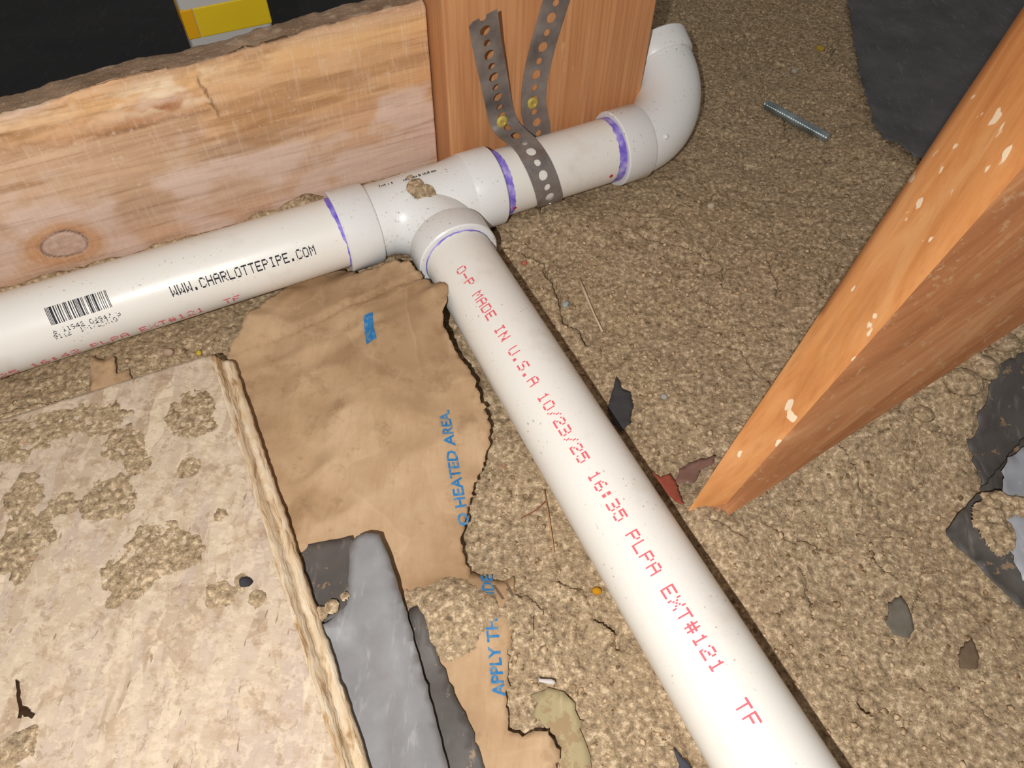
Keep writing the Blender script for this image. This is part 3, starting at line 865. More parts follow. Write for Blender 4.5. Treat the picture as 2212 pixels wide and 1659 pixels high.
# ------------------------------------------------------------------ dirt stuck or spilled on things (real crumbly layers)
def dirt_layer(name, blobs, zf, label, seed, step=0.0012, height=0.003, thr=0.45, z_unproj=0.02, noise=0.5, parent=None):
    """blobs: (u, v, radius_px, weight)"""
    cs = []
    for u, v, r, w in blobs:
        c = G(u, v, z_unproj); e = G(u + r, v, z_unproj); cs.append((c[0], c[1], np.linalg.norm(e - c), w))
    x0 = min(c[0] - 1.8 * c[2] for c in cs); x1 = max(c[0] + 1.8 * c[2] for c in cs)
    y0 = min(c[1] - 1.8 * c[2] for c in cs); y1 = max(c[1] + 1.8 * c[2] for c in cs)
    xs = np.arange(x0, x1, step); ys = np.arange(y0, y1, step)
    Xg, Yg = np.meshgrid(xs, ys)
    val = np.zeros(Xg.shape)
    for cx_, cy_, r, w in cs: val = np.maximum(val, w * np.exp(-((Xg - cx_) ** 2 + (Yg - cy_) ** 2) / (r * r) * 0.8))
    val = val + noise * fbm(Xg, Yg, 0.02, 5, seed)
    hgt = np.clip((val - thr) / 0.25, 0, 1)
    Zg = zf(Xg, Yg) + hgt * height * (0.55 + 0.45 * fbm(Xg, Yg, 0.004, 3, seed + 3)) + 0.0009 * fbm(Xg, Yg, 0.0035, 2, seed + 4) * (hgt > 0) - 0.0004 * (hgt < 0.05)
    keep = (val > thr)
    kq = keep[:-1, :-1] & keep[1:, :-1] & keep[:-1, 1:] & keep[1:, 1:] & np.isfinite(Zg[:-1, :-1])
    idx = np.full(Xg.shape, -1); used = np.zeros(Xg.shape, bool)
    for a, b in ((0, 0), (1, 0), (0, 1), (1, 1)):
        used[a:kq.shape[0] + a, b:kq.shape[1] + b] |= kq
    idx[used] = np.arange(used.sum())
    V = np.stack([Xg[used], Yg[used], Zg[used]], -1)
    jj, ii = np.nonzero(kq)
    Fq = np.stack([idx[jj, ii], idx[jj, ii + 1], idx[jj + 1, ii + 1], idx[jj + 1, ii]], -1)
    if len(Fq) == 0: return None
    o = link_obj(name, mesh_from(name, V, Fq), M_DIRT)
    if parent is not None: part(o, parent)
    return tag(o, label, None if parent is not None else 'dirt', None, 'stuff')

# dirt caked on the tee
def tee_top(x, y):
    q = np.stack([x - PA[0], y - PA[1]], -1); n = q @ N[:2]
    return PA[2] + np.sqrt(np.maximum(0.0264 ** 2 - n ** 2, 1e-5)) 
dirt_layer('dirt_smear', [(895, 402, 26, 1.0), (928, 412, 24, 1.0), (885, 388, 16, .9), (905, 412, 20, 1.0)], tee_top, 'dried mud smear', 55, 0.0007, 0.0009, 0.55, 0.058, 0.6, tee_o)

# ------------------------------------------------------------------ perforated metal strap
PN = 0.0283
def on_post(u, v, n): return PL(u, v, PA + N * n, N)
path = []   # (point, normal)
for u, v, n in ((1043, 36, 0.009), (1053, 100, 0.014), (1066, 165, 0.019), (1077, 222, 0.0245), (1086, 258, 0.0270)):
    path.append((on_post(u, v, n), -N + 0.15 * Z))
path.append((on_post(1101, 282, 0.0205), -N * 0.5 + Z * 0.87))
for u, v in ((1135, 312), (1160, 350), (1178, 392), (1188, 430)):
    s, p = cyl_hit(u, v, PA, A, PR + 0.0010, A_ea, A_eb)
    rad = A_ea * math.cos(p) + A_eb * math.sin(p); path.append((PA + A * s + rad * (PR + 0.0010), rad)); last = (s, p)
back = on_post(1163, 285, PN); tb = (back - PA) @ A
for k, dg in enumerate((-45, -75, -105, -135, -165)):
    p = math.radians(dg); rad = A_ea * math.cos(p) + A_eb * math.sin(p)
    if p > last[1] - 0.1: continue
    s = last[0] + (tb - last[0]) * (k + 1) / 6.0
    path.append((PA + A * s + rad * (PR + 0.0010), rad))
for u, v in ((1163, 285), (1153, 235), (1156, 175), (1170, 110), (1190, 40), (1212, -30), (1235, -100)):
    path.append((on_post(u, v, PN), N * 1.0))
def catmull(P, m=12):
    P = [2 * P[0] - P[1]] + P + [2 * P[-1] - P[-2]]; out = []
    for i in range(1, len(P) - 2):
        for k in range(m):
            t = k / m
            out.append(0.5 * (2 * P[i] + (P[i + 1] - P[i - 1]) * t + (2 * P[i - 1] - 5 * P[i] + 4 * P[i + 1] - P[i + 2]) * t * t + (3 * P[i] - P[i - 1] - 3 * P[i + 1] + P[i + 2]) * t ** 3))
    out.append(P[-2]); return np.array(out)
PC = catmull([p for p, _ in path]); NC = catmull([n / np.linalg.norm(n) for _, n in path])
L = np.concatenate([[0], np.cumsum(np.linalg.norm(np.diff(PC, axis=0), axis=1))]); LT = L[-1]
TG = np.gradient(PC, axis=0); TG /= np.linalg.norm(TG, axis=1)[:, None]
WD = np.cross(TG, NC); WD /= np.linalg.norm(WD, axis=1)[:, None]
for i in range(1, len(WD)):
    if WD[i] @ WD[i - 1] < 0: WD[i] = -WD[i]
for _ in range(6): WD[1:-1] = (WD[:-2] + WD[1:-1] * 2 + WD[2:]) / 4
WD /= np.linalg.norm(WD, axis=1)[:, None]
def strap_at(s, w):
    c = np.array([np.interp(s, L, PC[:, k]) for k in range(3)]).T
    d = np.array([np.interp(s, L, WD[:, k]) for k in range(3)]).T
    d /= np.linalg.norm(d, axis=1)[:, None]
    return c + d * w[:, None]
HW = 0.0102
holes = []; s = 0.0006; k = 0
while s < LT - 0.003:
    holes.append((s, 0.0037 if k % 2 else 0.0026)); s += 0.0098; k += 1
pts = []; edges = []
def loop(ps):
    b = len(pts); pts.extend(Vector(p) for p in ps); n = len(ps)
    edges.extend((b + i, b + (i + 1) % n) for i in range(n))
ns = int(LT / 0.002)
loop([(LT * i / ns, -HW) for i in range(ns)] + [(LT, -HW + 2 * HW * i / 6) for i in range(6)] + [(LT - LT * i / ns, HW) for i in range(ns)] + [(0, HW - 2 * HW * i / 6) for i in range(1, 6)] )
for hs, hr in holes:
    loop([(hs + hr * math.cos(q), hr * math.sin(q)) for q in np.linspace(0, 2 * math.pi, 15)[:-1]])
for i in range(1, ns):
    for w in (-0.0070, -0.0045, 0.0045, 0.0070):
        pts.append(Vector((LT * i / ns, w)))
r = delaunay_2d_cdt(pts, edges, [], 0, 1e-8)
sv = np.array([p.x for p in r[0]]); wv = np.array([p.y for p in r[0]])
fs = []
for f in r[2]:
    ms = sum(sv[i] for i in f) / len(f); mw = sum(wv[i] for i in f) / len(f)
    if ms < 0 or ms > LT or abs(mw) > HW: continue
    if any(abs(ms - hs) < hr and math.hypot(ms - hs, mw) < hr * 0.985 for hs, hr in holes): continue
    fs.append(tuple(f))
strap = link_obj('pipe_strap', mesh_from('pipe_strap', strap_at(sv, wv), fs), M_STRAP)
md = strap.modifiers.new('gauge', 'SOLIDIFY'); md.thickness = 0.0008; md.offset = 0
md = strap.modifiers.new('crisp', 'EDGE_SPLIT'); md.split_angle = math.radians(40)
tag(strap, 'perforated grey metal hanger strap looped around the short pipe on the post', 'strap')
for (u, v, n) in ((1150, 222, PN - 0.0006), (1084, 262, 0.0260)):
    m = MB(); c = on_post(u, v, n); D = -N + 0.12 * Z; D /= np.linalg.norm(D)
    m.lathe(c, D, [(0.0, 0.0044), (0.0010, 0.0044), (0.0017, 0.0036), (0.0019, 0.0022), (0.0012, 0.0012), (0.0009, 0.0002)], 20, False, True)
    m.lathe(c, D, [(-0.010, 0.0014), (0.0005, 0.0016)], 10)
    for q in (0, math.pi / 2):
        ea, eb = frame_of(D); x = ea * math.cos(q) + eb * math.sin(q); y = np.cross(D, x)
        b = c + D * 0.0020
        m.add([b + x * 0.0026 + y * 0.0003, b - x * 0.0026 + y * 0.0003, b - x * 0.0026 - y * 0.0003, b + x * 0.0026 - y * 0.0003], [(0, 1, 2, 3)])
    o = m.build('screw', M_BRASS, None, True, 40); part(o, strap); o['label'] = 'yellow zinc screw head'

# ------------------------------------------------------------------ OSB panel
ZT = 0.026; OTH = 0.0175
Cc = G(455, 766, ZT); E1 = G(733, 1659, ZT) - Cc; E1 /= np.linalg.norm(E1)
E2 = G(0, 906, ZT) - Cc; E2 /= np.linalg.norm(E2)
na, nb = 240, 150
aa = np.linspace(0, 0.52, na); bb = np.linspace(0, 0.34, nb)
g0 = G(322, 1290, ZT); g1 = G(442, 1452, ZT)
def osb_h(x, y):
    h = 0.0005 * fbm(x, y, 0.012, 3, 601) + 0.0007 * (worley(x * 0.6 + y * 0.2, y * 1.0 - x * 0.3, 0.022, 603)[2] - 0.5)
    h = h - 0.0016 * (1 - sstep(0.0004, 0.0020, segdist(x + 0.001 * fbm(x, y, 0.01, 2, 3), y, [g0[:2], g1[:2]])))
    return ZT + h
rows = []
profile = [(0.0095, -OTH), (0.0108, -0.0140), (0.0100, -0.0112), (0.0080, -0.0094), (0.0062, -0.0088), (0.0048, -0.0082), (0.0042, -0.0050), (0.0028, -0.0034), (0.0014, -0.0010), (0.0, 0.0)]
out = -E2
for k, (w, dz) in enumerate(profile[:-1]):
    chip = 0.0005 * fbm(aa, aa * 0 + k * 0.004, 0.02, 3, 611) + 0.0007 * fbm(aa, aa * 0 + k * 0.0015, 0.004, 2, 612)
    p = Cc[None, :] + aa[:, None] * E1 + (w + chip)[:, None] * out
    p[:, 2] = ZT + dz; rows.append(p)
n_edge = len(rows)
for b in bb:
    p = Cc[None, :] + aa[:, None] * E1 + (b + (0.0006 * fbm(aa, aa * 0, 0.01, 3, 613) if b == 0 else 0 * aa))[:, None] * E2
    p[:, 2] = osb_h(p[:, 0], p[:, 1]); rows.append(p)
p = rows[-1].copy(); p[:, 2] = ZT - OTH; rows.append(p)
Po = np.stack(rows, 0)
# chipped upper corner
ome = grid_mesh('osb_panel', Po)
ome.materials.append(M_OSB); ome.materials.append(M_OSBEDGE)
mi = np.zeros(len(ome.polygons), np.int32); mi[:(na - 1) * n_edge] = 1
ome.polygons.foreach_set('material_index', mi)
bm = bmesh.new(); bm.from_mesh(ome); nr = len(rows); BV = list(bm.verts)
for c in (0, na - 1):
    low = []
    for r_ in range(nr):
        v = BV[r_ * na + c]; low.append(bm.verts.new((v.co.x, v.co.y, ZT - OTH)))
    for r_ in range(nr - 1):
        try:
            f = bm.faces.new((BV[r_ * na + c], BV[(r_ + 1) * na + c], low[r_ + 1], low[r_])); f.material_index = 1
        except Exception: pass
bmesh.ops.remove_doubles(bm, verts=bm.verts, dist=1e-6)
bmesh.ops.recalc_face_normals(bm, faces=bm.faces)
bm.to_mesh(ome); bm.free()
osb = bpy.data.objects.new('osb_panel', ome); COL.objects.link(osb)
tag(osb, 'pale oriented-strand board panel with dirt smears lying flat at the lower left', 'board')
dirt_layer('dirt_smears', [(390, 885, 62, 1.0), (270, 960, 48, 1.0), (300, 1000, 34, .95), (60, 1068, 52, 1.0), (235, 1070, 62, .95), (140, 1085, 40, .9),
    (200, 905, 60, 1.0), (110, 920, 66, 1.0), (20, 945, 70, 1.0), (30, 1185, 62, 1.0), (80, 1165, 40, .9), (330, 1190, 66, 1.0), (270, 1240, 62, 1.0), (400, 1180, 36, .9),
    (480, 1285, 40, .95), (520, 1255, 22, .9), (555, 1295, 20, .85), (412, 1010, 24, .95), (450, 920, 22, .85), (15, 1620, 60, 1.0), (60, 1590, 34, .9), (480, 1115, 24, .8), (250, 1290, 26, .9)],
    osb_h, 'brown dirt smears spread over the pale strand board', 701, 0.0007, 0.0011, 0.53, ZT, 0.66)

# ------------------------------------------------------------------ kraft paper
_h0 = G(512, 742, .012)[:2]; _h1 = G(892, 603, .028)[:2]
def hem(x, y, h):   # the folded-back border lies on top of the sheet
    d = (_h1 - _h0) / np.linalg.norm(_h1 - _h0)
    sd = (x - _h0[0]) * -d[1] + (y - _h0[1]) * d[0] + 0.0008 * fbm(x, y, 0.02, 2, 15)
    sd2 = sd + 0.021
    return h + 0.0022 * sstep(-0.0006, 0.0010, sd) - 0.0016 * np.exp(-((sd + 0.0014) / 0.0011) ** 2) + 0.0016 * np.clip(1 - np.abs(sd2) / 0.006, 0, 1)
paper1, h1 = make_sheet('kraft_paper', [
    (490, 760, .008), (512, 728, .012), (535, 690, .014), (575, 648, .012), (640, 612, .007), (740, 575, .007), (772, 594, .012), (800, 588, .018), (850, 574, .024),
    (885, 569, .029), (905, 588, .031), (930, 604, .034), (953, 601, .038), (967, 613, .041), (962, 640, .041), (956, 664, .036), (959, 705, .026),
    (985, 752, .021), (1018, 800, .019), (1035, 850, .018), (1060, 915, .018), (1056, 960, .016), (1040, 1010, .012), (1012, 1090, .010), (996, 1170, .009),
    (1006, 1215, .008), (1018, 1250, .007), (1000, 1287, .006), (950, 1296, .005), (880, 1300, .005), (780, 1330, .003), (690, 1300, .003), (600, 1120, .003), (530, 930, .003)],
    M_KRAFT, 0.0021, 0.0018, 0.0006, 0.0003, zfn=hem,
    creases=((560, 830, 905, 690, -.0022, .014), (740, 890, 860, 1010, .0022, .012), (860, 1010, 1050, 915, .0018, .012),
             (700, 1000, 640, 1150, .0025, .012), (640, 640, 560, 720, .0025, .010), (880, 600, 930, 690, .0022, .010), (900, 800, 1000, 1000, -.0016, .015),
             (560, 900, 760, 1120, -.0020, .018), (770, 620, 740, 700, .0016, .010)),
    crumple=0.0034, cscale=0.055, seed=11, float_=0.0025)
tag(paper1, 'large torn brown kraft paper sheet beside the long pipe, printed HEATED AREA', 'paper')
paper2, h2 = make_sheet('kraft_paper', [
    (960, 1275, .003), (1015, 1236, .006), (1045, 1246, .007), (1080, 1256, .007), (1112, 1246, .008), (1113, 1300, .007), (1106, 1370, .006), (1098, 1440, .006), (1093, 1500, .006),
    (1100, 1578, .006), (1130, 1590, .007), (1184, 1576, .009), (1206, 1620, .009), (1200, 1710, .008), (1050, 1730, .004), (975, 1600, .003), (935, 1470, .003), (890, 1360, .003), (900, 1300, .003)],
    M_KRAFT, 0.0036, 0.0018, 0.0005, 0.0003, creases=((1160, 1590, 1140, 1690, .003, .010), (1030, 1400, 1090, 1560, .0012, .012)),
    crumple=0.0006, cscale=0.05, seed=12, float_=0.0025)
tag(paper2, 'narrow torn brown kraft paper strip printed APPLY THIS SIDE, partly under dirt', 'paper')
scrap, _ = make_sheet('kraft_paper_scrap', [(193, 850, .012), (200, 775, .012), (225, 778, .013), (250, 775, .012), (254, 812, .010), (285, 808, .006), (290, 830, .008), (240, 850, .010)],
    M_KRAFT, 0.003, 0.002, 0.0003, 0.0003, creases=((222, 840, 248, 785, .004, .006), (203, 780, 208, 845, .003, .004)), seed=13, float_=0.004)
tag(scrap, 'small folded kraft paper scrap sticking out above the strand board', 'paper')

def paper_text(name, text, base0, base1, hpx, hfn, parent, xscale=1.0, z=0.012):
    """lettering that reads from base0 to base1 (pixels on the sheet), letter height given as a pixel vector"""
    cu = bpy.data.curves.new(name, 'FONT'); cu.body = text; cu.size = 1.0; cu.resolution_u = 2; cu.offset = 0.022
    tmp = bpy.data.objects.new('tmp_text', cu); COL.objects.link(tmp)
    bpy.context.view_layer.update()
    me = bpy.data.meshes.new_from_object(tmp.evaluated_get(bpy.context.evaluated_depsgraph_get()))
    bpy.data.objects.remove(tmp)
    bm = bmesh.new(); bm.from_mesh(me)
    bmesh.ops.triangulate(bm, faces=bm.faces)
    for _ in range(2):
        long_e = [e for e in bm.edges if e.calc_length() > 0.35]
        if long_e: bmesh.ops.subdivide_edges(bm, edges=long_e, cuts=1)
        bmesh.ops.triangulate(bm, faces=bm.faces)
    xs = [v.co.x for v in bm.verts]; x0, x1 = min(xs), max(xs); ys = [v.co.y for v in bm.verts]; y1 = max(ys)
    b0 = G(*base0, z)[:2]; b1 = G(*base1, z)[:2]
    hv = G(base0[0] + hpx[0], base0[1] + hpx[1], z)[:2] - b0
    for v in bm.verts:
        p = b0 + (b1 - b0) * ((v.co.x - x0) / (x1 - x0)) + hv * (v.co.y / y1)
        v.co = Vector((p[0], p[1], 0))
    bm.to_mesh(me); bm.free()
    co = np.zeros(len(me.vertices) * 3); me.vertices.foreach_get('co', co); co = co.reshape(-1, 3)
    co[:, 2] = hfn(co[:, 0], co[:, 1]) + 0.00055
    me.vertices.foreach_set('co', co.ravel()); me.update()
    o = link_obj(name, me, M_BLUEINK); part(o, parent); return o
o = paper_text('printed_lettering', 'O HEATED AREA.', (1014, 1131), (970, 893), (-24, 5), h1, paper1, z=0.012); o['label'] = 'blue lettering reading HEATED AREA'
o = paper_text('printed_lettering', 'APPLY THIS SIDE', (1091, 1505), (1062, 1243), (-27, 2), h2, paper2, z=0.006); o['label'] = 'blue lettering reading APPLY THIS SIDE'
def paper_patch(name, poly, hfn, parent, m, z):
    ps = resample([tuple(G(u, v, z)[:2]) for u, v in poly], 0.002)
    c = np.mean(ps, 0); vs = []; fs = []; K = 3; n = len(ps)
    for k in range(K + 1):
        for p in ps: q = c + (p - c) * k / K; vs.append((q[0], q[1], float(hfn(np.array([q[0]]), np.array([q[1]]))[0]) + 0.0006))
    for k in range(K):
        for i in range(n): fs.append((k * n + i, k * n + (i + 1) % n, (k + 1) * n + (i + 1) % n, (k + 1) * n + i))
    o = link_obj(name, mesh_from(name, vs, fs), m); part(o, parent); return o
o = paper_patch('printed_block', [(791, 707), (811, 702), (812, 732), (819, 757), (796, 762), (791, 735)], h1, paper1, M_BLUEINK, 0.014); o['label'] = 'blue printed block'
M_GREYINK = mat_plain('grey_paper_mark', (110, 92, 72), 0.9)
paper_patch('grey_mark', [(1063, 1268), (1069, 1268), (1090, 1300), (1084, 1301)], h2, paper2, M_GREYINK, 0.006)
paper_patch('grey_mark', [(1090, 1258), (1095, 1258), (1110, 1290), (1105, 1292)], h2, paper2, M_GREYINK, 0.006)
dirt_layer('loose_dirt', [(900, 1300, 40, .9), (940, 1330, 50, 1.0), (1000, 1325, 52, 1.0), (1052, 1322, 26, 0.9), (1120, 1318, 30, 1.0), (985, 1370, 40, .95), (950, 1300, 50, 1.0), (1015, 1335, 34, 1.0), (930, 1390, 26, .8),
    (1120, 1345, 26, .9)], lambda x, y: np.maximum(h2(x, y), ground_base(x, y)) + 0.0006, 'loose brown dirt spilled across the narrow kraft paper strip', 711, 0.0008, 0.0014, 0.50, 0.008, 0.80)

# ------------------------------------------------------------------ plastic sheeting scraps
pl_dark, hd = make_sheet('plastic_scrap', [(600, 1185, .005), (660, 1176, .006), (760, 1158, .009), (775, 1240, .010), (745, 1325, .010), (700, 1345, .009), (640, 1270, .006)], M_PLDARK,
    0.004, 0.003, 0.0003, 0.0004, crumple=0.0005, seed=21, float_=0.004)
tag(pl_dark, 'dark dirty plastic piece under the grey flap beside the strand board', 'plastic sheet')
def curl(x, y, h): return h
pl_flap, hf = make_sheet('plastic_flap', [(757, 1178, .013), (768, 1162, .014), (795, 1156, .014), (822, 1162, .013), (836, 1190, .011), (852, 1240, .010), (880, 1330, .009), (908, 1430, .008), (938, 1540, .008), (980, 1700, .008),
    (860, 1760, .012), (790, 1700, .007), (740, 1580, .006), (690, 1400, .006), (690, 1352, .010), (720, 1335, .012), (748, 1305, .013), (754, 1240, .013)], M_PLGREY,
    0.0036, 0.003, 0.0002, 0.0005, creases=((815, 1178, 905, 1690, .0065, .018), (760, 1330, 830, 1660, -.002, .02)), crumple=0.0006, cscale=0.06, seed=22, float_=0.006)
tag(pl_flap, 'grey dusty plastic flap folded over between strand board and kraft paper', 'plastic sheet')
pl_strip, _ = make_sheet('plastic_strip', [(880, 1318, .004), (905, 1312, .005), (935, 1390, .006), (985, 1500, .006), (1030, 1600, .006), (1062, 1710, .006), (950, 1720, .005), (925, 1540, .005), (895, 1400, .004)], M_PLDARK,
    0.004, 0.003, 0.0006, 0.0004, crumple=0.0008, seed=23, float_=0.0045)
tag(pl_strip, 'dark dirt-covered plastic strip lying right of the grey flap', 'plastic sheet')
pl_ur, _ = make_sheet('black_plastic_sheet', [(1822, -120, .004), (1838, 40, .004), (1850, 130, .004), (1872, 210, .004), (1888, 268, .004), (1904, 308, .004), (1935, 318, .004), (1955, 338, .004), (1985, 352, .004),
    (2060, 430, .004), (2300, 420, .004), (2420, -120, .004)], M_PLBLACK, 0.006, 0.003, 0.0010, 0.0004, crumple=0.0016, cscale=0.09, seed=24, float_=0.0035)
tag(pl_ur, 'black plastic sheet on the dirt at the upper right behind the stake', 'plastic sheet')
pl_r1, _ = make_sheet('plastic_scrap', [(2092, 960, .012), (2108, 905, .016), (2124, 845, .020), (2150, 800, .026), (2212, 768, .030), (2330, 740, .03), (2340, 1020, .012), (2190, 1000, .010), (2120, 1060, .010)], M_PLDARK,
    0.005, 0.003, 0.0012, 0.0004, crumple=0.0012, seed=25, float_=0.003)
tag(pl_r1, 'dirt-dusted dark plastic scrap below the leaning stake at the right edge', 'plastic sheet')
pl_r2, h_r2 = make_sheet('plastic_scrap', [(2047, 1150, .010), (2075, 1105, .012), (2120, 1058, .014), (2180, 985, .016), (2230, 925, .018), (2330, 890, .018), (2360, 1470, .010), (2212, 1312, .006), (2140, 1240, .006), (2080, 1182, .006)], M_PLDARK,
    0.005, 0.003, 0.0005, 0.0004, creases=((2075, 1150, 2212, 1270, -.003, .010), (2080, 1150, 2200, 1000, -.003, .010)), crumple=0.0009, seed=26, float_=0.004)
tag(pl_r2, 'pointed dark plastic sheet corner at the right edge holding dirt', 'plastic sheet')
pl_r3, h_r3 = make_sheet('plastic_scrap', [(2166, 1015, .021), (2180, 988, .021), (2230, 950, .022), (2340, 930, .022), (2350, 1290, .018), (2212, 1252, .017), (2188, 1195, .017), (2170, 1120, .018)], M_PLPALE,
    0.005, 0.003, 0.0006, 0.0004, creases=((2165, 1052, 2300, 1060, -.004, .004),), crumple=0.0012, seed=27, float_=0.006)
tag(pl_r3, 'pale bluish grey plastic piece on the right edge sheet corner', 'plastic sheet')
dirt_layer('loose_dirt', [(2130, 1130, 34, 1.0), (2160, 1160, 34, 1.0), (2150, 1100, 30, 1.0), (2190, 1100, 24, .8)], lambda x, y: np.maximum(h_r2(x, y), h_r3(x, y)) + 0.0008,
    'tan dirt heap lying in the pointed plastic corner at the right edge', 721, 0.0008, 0.005, 0.42, 0.016, 0.4)
dirt_layer('loose_dirt', [(720, 1310, 24, .9), (690, 1330, 26, .9), (745, 1290, 18, .9)], lambda x, y: np.maximum(hd(x, y), hf(x, y)) + 0.0008,
    'tan dirt crumbs at the torn end of the grey flap', 722, 0.0007, 0.003, 0.62, 0.012, 0.5)
void, _ = make_sheet('black_void_sheet', [(-900, 20, .004), (0, 240, .004), (500, 130, .004), (960, 20, .004), (1350, -60, .004), (1250, -420, .004), (400, -420, .004), (-900, -300, .004)], M_PLVOID,  # black sheet added so the void behind the board stays black
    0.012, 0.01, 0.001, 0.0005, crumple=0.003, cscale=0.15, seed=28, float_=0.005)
tag(void, 'black sheet filling the dark space behind the weathered board', 'plastic sheet')
olive, _ = make_sheet('faded_plastic_scrap', [(1150, 1500, .003), (1172, 1486, .003), (1212, 1500, .003), (1248, 1530, .003), (1268, 1600, .003), (1300, 1690, .003), (1230, 1700, .003), (1196, 1590, .003), (1150, 1560, .003)],
    make_plastic('olive_dusty_plastic', (158, 142, 104), (180, 163, 124), 0.8, 0.50), 0.004, 0.003, 0.0016, 0.0003, crumple=0.0008, seed=29, float_=0.0015)
tag(olive, 'faded olive scrap half buried in dirt left of the long pipe', 'scrap')

# ------------------------------------------------------------------ leaning stake
def make_stake_side():   # rough dirty side, toned darker for contrast with the bright top face
    k = NT('stake_rough_dark_side', 0.8, 0.15)
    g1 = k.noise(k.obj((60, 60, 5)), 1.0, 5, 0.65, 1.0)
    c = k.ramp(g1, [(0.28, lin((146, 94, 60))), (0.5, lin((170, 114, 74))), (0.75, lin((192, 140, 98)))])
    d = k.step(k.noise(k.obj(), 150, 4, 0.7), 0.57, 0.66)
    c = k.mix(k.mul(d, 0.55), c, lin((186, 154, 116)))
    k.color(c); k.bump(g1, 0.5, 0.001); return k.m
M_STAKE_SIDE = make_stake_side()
def edge_line(u0, v0, u1, v1, d1, z0=0.0, ext0=0.10, ext1=0.16):
    a = G(u0, v0, z0); b = DP(u1, v1, d1); return a - (b - a) * ext0, b + (b - a) * ext1
eL = edge_line(1480, 1110, 2212, -12, 0.295, 0.006); eM = edge_line(1562, 1098, 2212, 358, 0.255, 0.009); eW = edge_line(1552, 1128, 2212, 716, 0.345, 0.005)
eH = tuple(eL[i] + eW[i] - eM[i] for i in (0, 1))
ns = 60; P4 = []
for k in range(ns):
    w = k / (ns - 1)
    ring = [e[0] + (e[1] - e[0]) * w for e in (eL, eM, eW, eH)]
    P4.append(ring)
cen0 = np.mean(P4[0], 0); axis = np.mean(P4[-1], 0) - cen0; axis /= np.linalg.norm(axis)
xa = P4[0][0] - P4[0][1]; xa -= axis * (xa @ axis); xa /= np.linalg.norm(xa); ya = np.cross(axis, xa)
Rm = np.stack([xa, ya, axis], 0)
vs = []; fs = []; M_ = 6
for k in range(ns):
    for e in range(4):
        p, q = P4[k][e], P4[k][(e + 1) % 4]
        for j in range(M_):
            w = j / M_; pt_ = p + (q - p) * w
            c = np.mean(P4[k], 0)
            if j == 0: pt_ = pt_ + (c - pt_) * 0.06
            wob = 0.0007 * float(fbm(np.array([k * 0.02 + e * 3]), np.array([w + e]), 0.25, 3, 801)[0])
            pt_ = pt_ + (pt_ - c) / np.linalg.norm(pt_ - c) * wob
            vs.append(Rm @ (pt_ - cen0))
R4 = 4 * M_
for k in range(ns - 1):
    for j in range(R4):
        fs.append((k * R4 + j, k * R4 + (j + 1) % R4, (k + 1) * R4 + (j + 1) % R4, (k + 1) * R4 + j))
fs.append(tuple(range(R4))[::-1]); fs.append(tuple((ns - 1) * R4 + j for j in range(R4)))
sme = mesh_from('wooden_stake', vs, fs)
bm = bmesh.new(); bm.from_mesh(sme); bmesh.ops.recalc_face_normals(bm, faces=bm.faces); bm.to_mesh(sme); bm.free()
sme.set_sharp_from_angle(angle=math.radians(50))
stake = link_obj('wooden_stake', sme, M_STAKE)
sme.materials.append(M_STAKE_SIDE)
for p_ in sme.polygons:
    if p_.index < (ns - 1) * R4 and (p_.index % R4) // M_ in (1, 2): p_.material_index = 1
stake.matrix_world = Matrix.Translation(Vector(cen0)) @ Matrix(Rm.T.tolist()).to_4x4()
tag(stake, 'orange paint-spattered wooden stake leaning up out of the dirt at right', 'stake')

# ------------------------------------------------------------------ yellow package in the dark corner
yp = local_frame(link_obj('yellow_package', rounded_box(-0.2960, -0.2365, 0.160, 0.195, 0.006, 0.26, 0.003), mat_plain('white_carton', (176, 174, 168), 0.6)))
tag(yp, 'yellow and white package standing in the dark behind the weathered board', 'package')
k = NT('yellow_print', 0.55, 0.3)
k.color(k.mix(k.noise(k.obj(), 30, 3), lin((204, 172, 20)), lin((214, 184, 34)))); M_YEL = k.m
yb = link_obj('yellow_band', rounded_box(-0.2875, -0.2362, 0.1594, 0.1954, 0.1015, 0.1222, 0.001), M_YEL); yb.parent = yp
ob = link_obj('amber_shade_band', rounded_box(-0.2964, -0.2875, 0.1594, 0.1954, 0.1015, 0.1222, 0.001), mat_plain('amber_fold_shade', (206, 152, 10), 0.55)); ob.parent = yp  # fold shading on the band's left end, painted as darker amber

# ------------------------------------------------------------------ threaded rod
r0_, r1_ = G(1655, 224, 0.006), G(1790, 298, 0.006)
Dr = r1_ - r0_; Lr = np.linalg.norm(Dr); Dr /= Lr
for q in (r0_, r1_): pass
zr_ = max(gz(*r0_[:2]), gz(*r1_[:2]), gz(*((r0_ + r1_) / 2)[:2])) + 0.0030
r0_[2] = zr_
prof = [(0, 0.0005), (0.0, 0.0036)]; x = 0.0006
while x < Lr - 0.001:
    prof += [(x, 0.0034), (x + 0.0012, 0.0047)]; x += 0.0024
prof += [(Lr, 0.0036), (Lr, 0.0005)]
m = MB(); m.lathe(r0_, Dr * np.array([1, 1, 0]) / np.linalg.norm(Dr[:2]), prof, 20)
rod = m.build('threaded_rod', M_ROD, None, True, 25)
tag(rod, 'short zinc threaded rod lying on the dirt near the black sheet', 'rod')

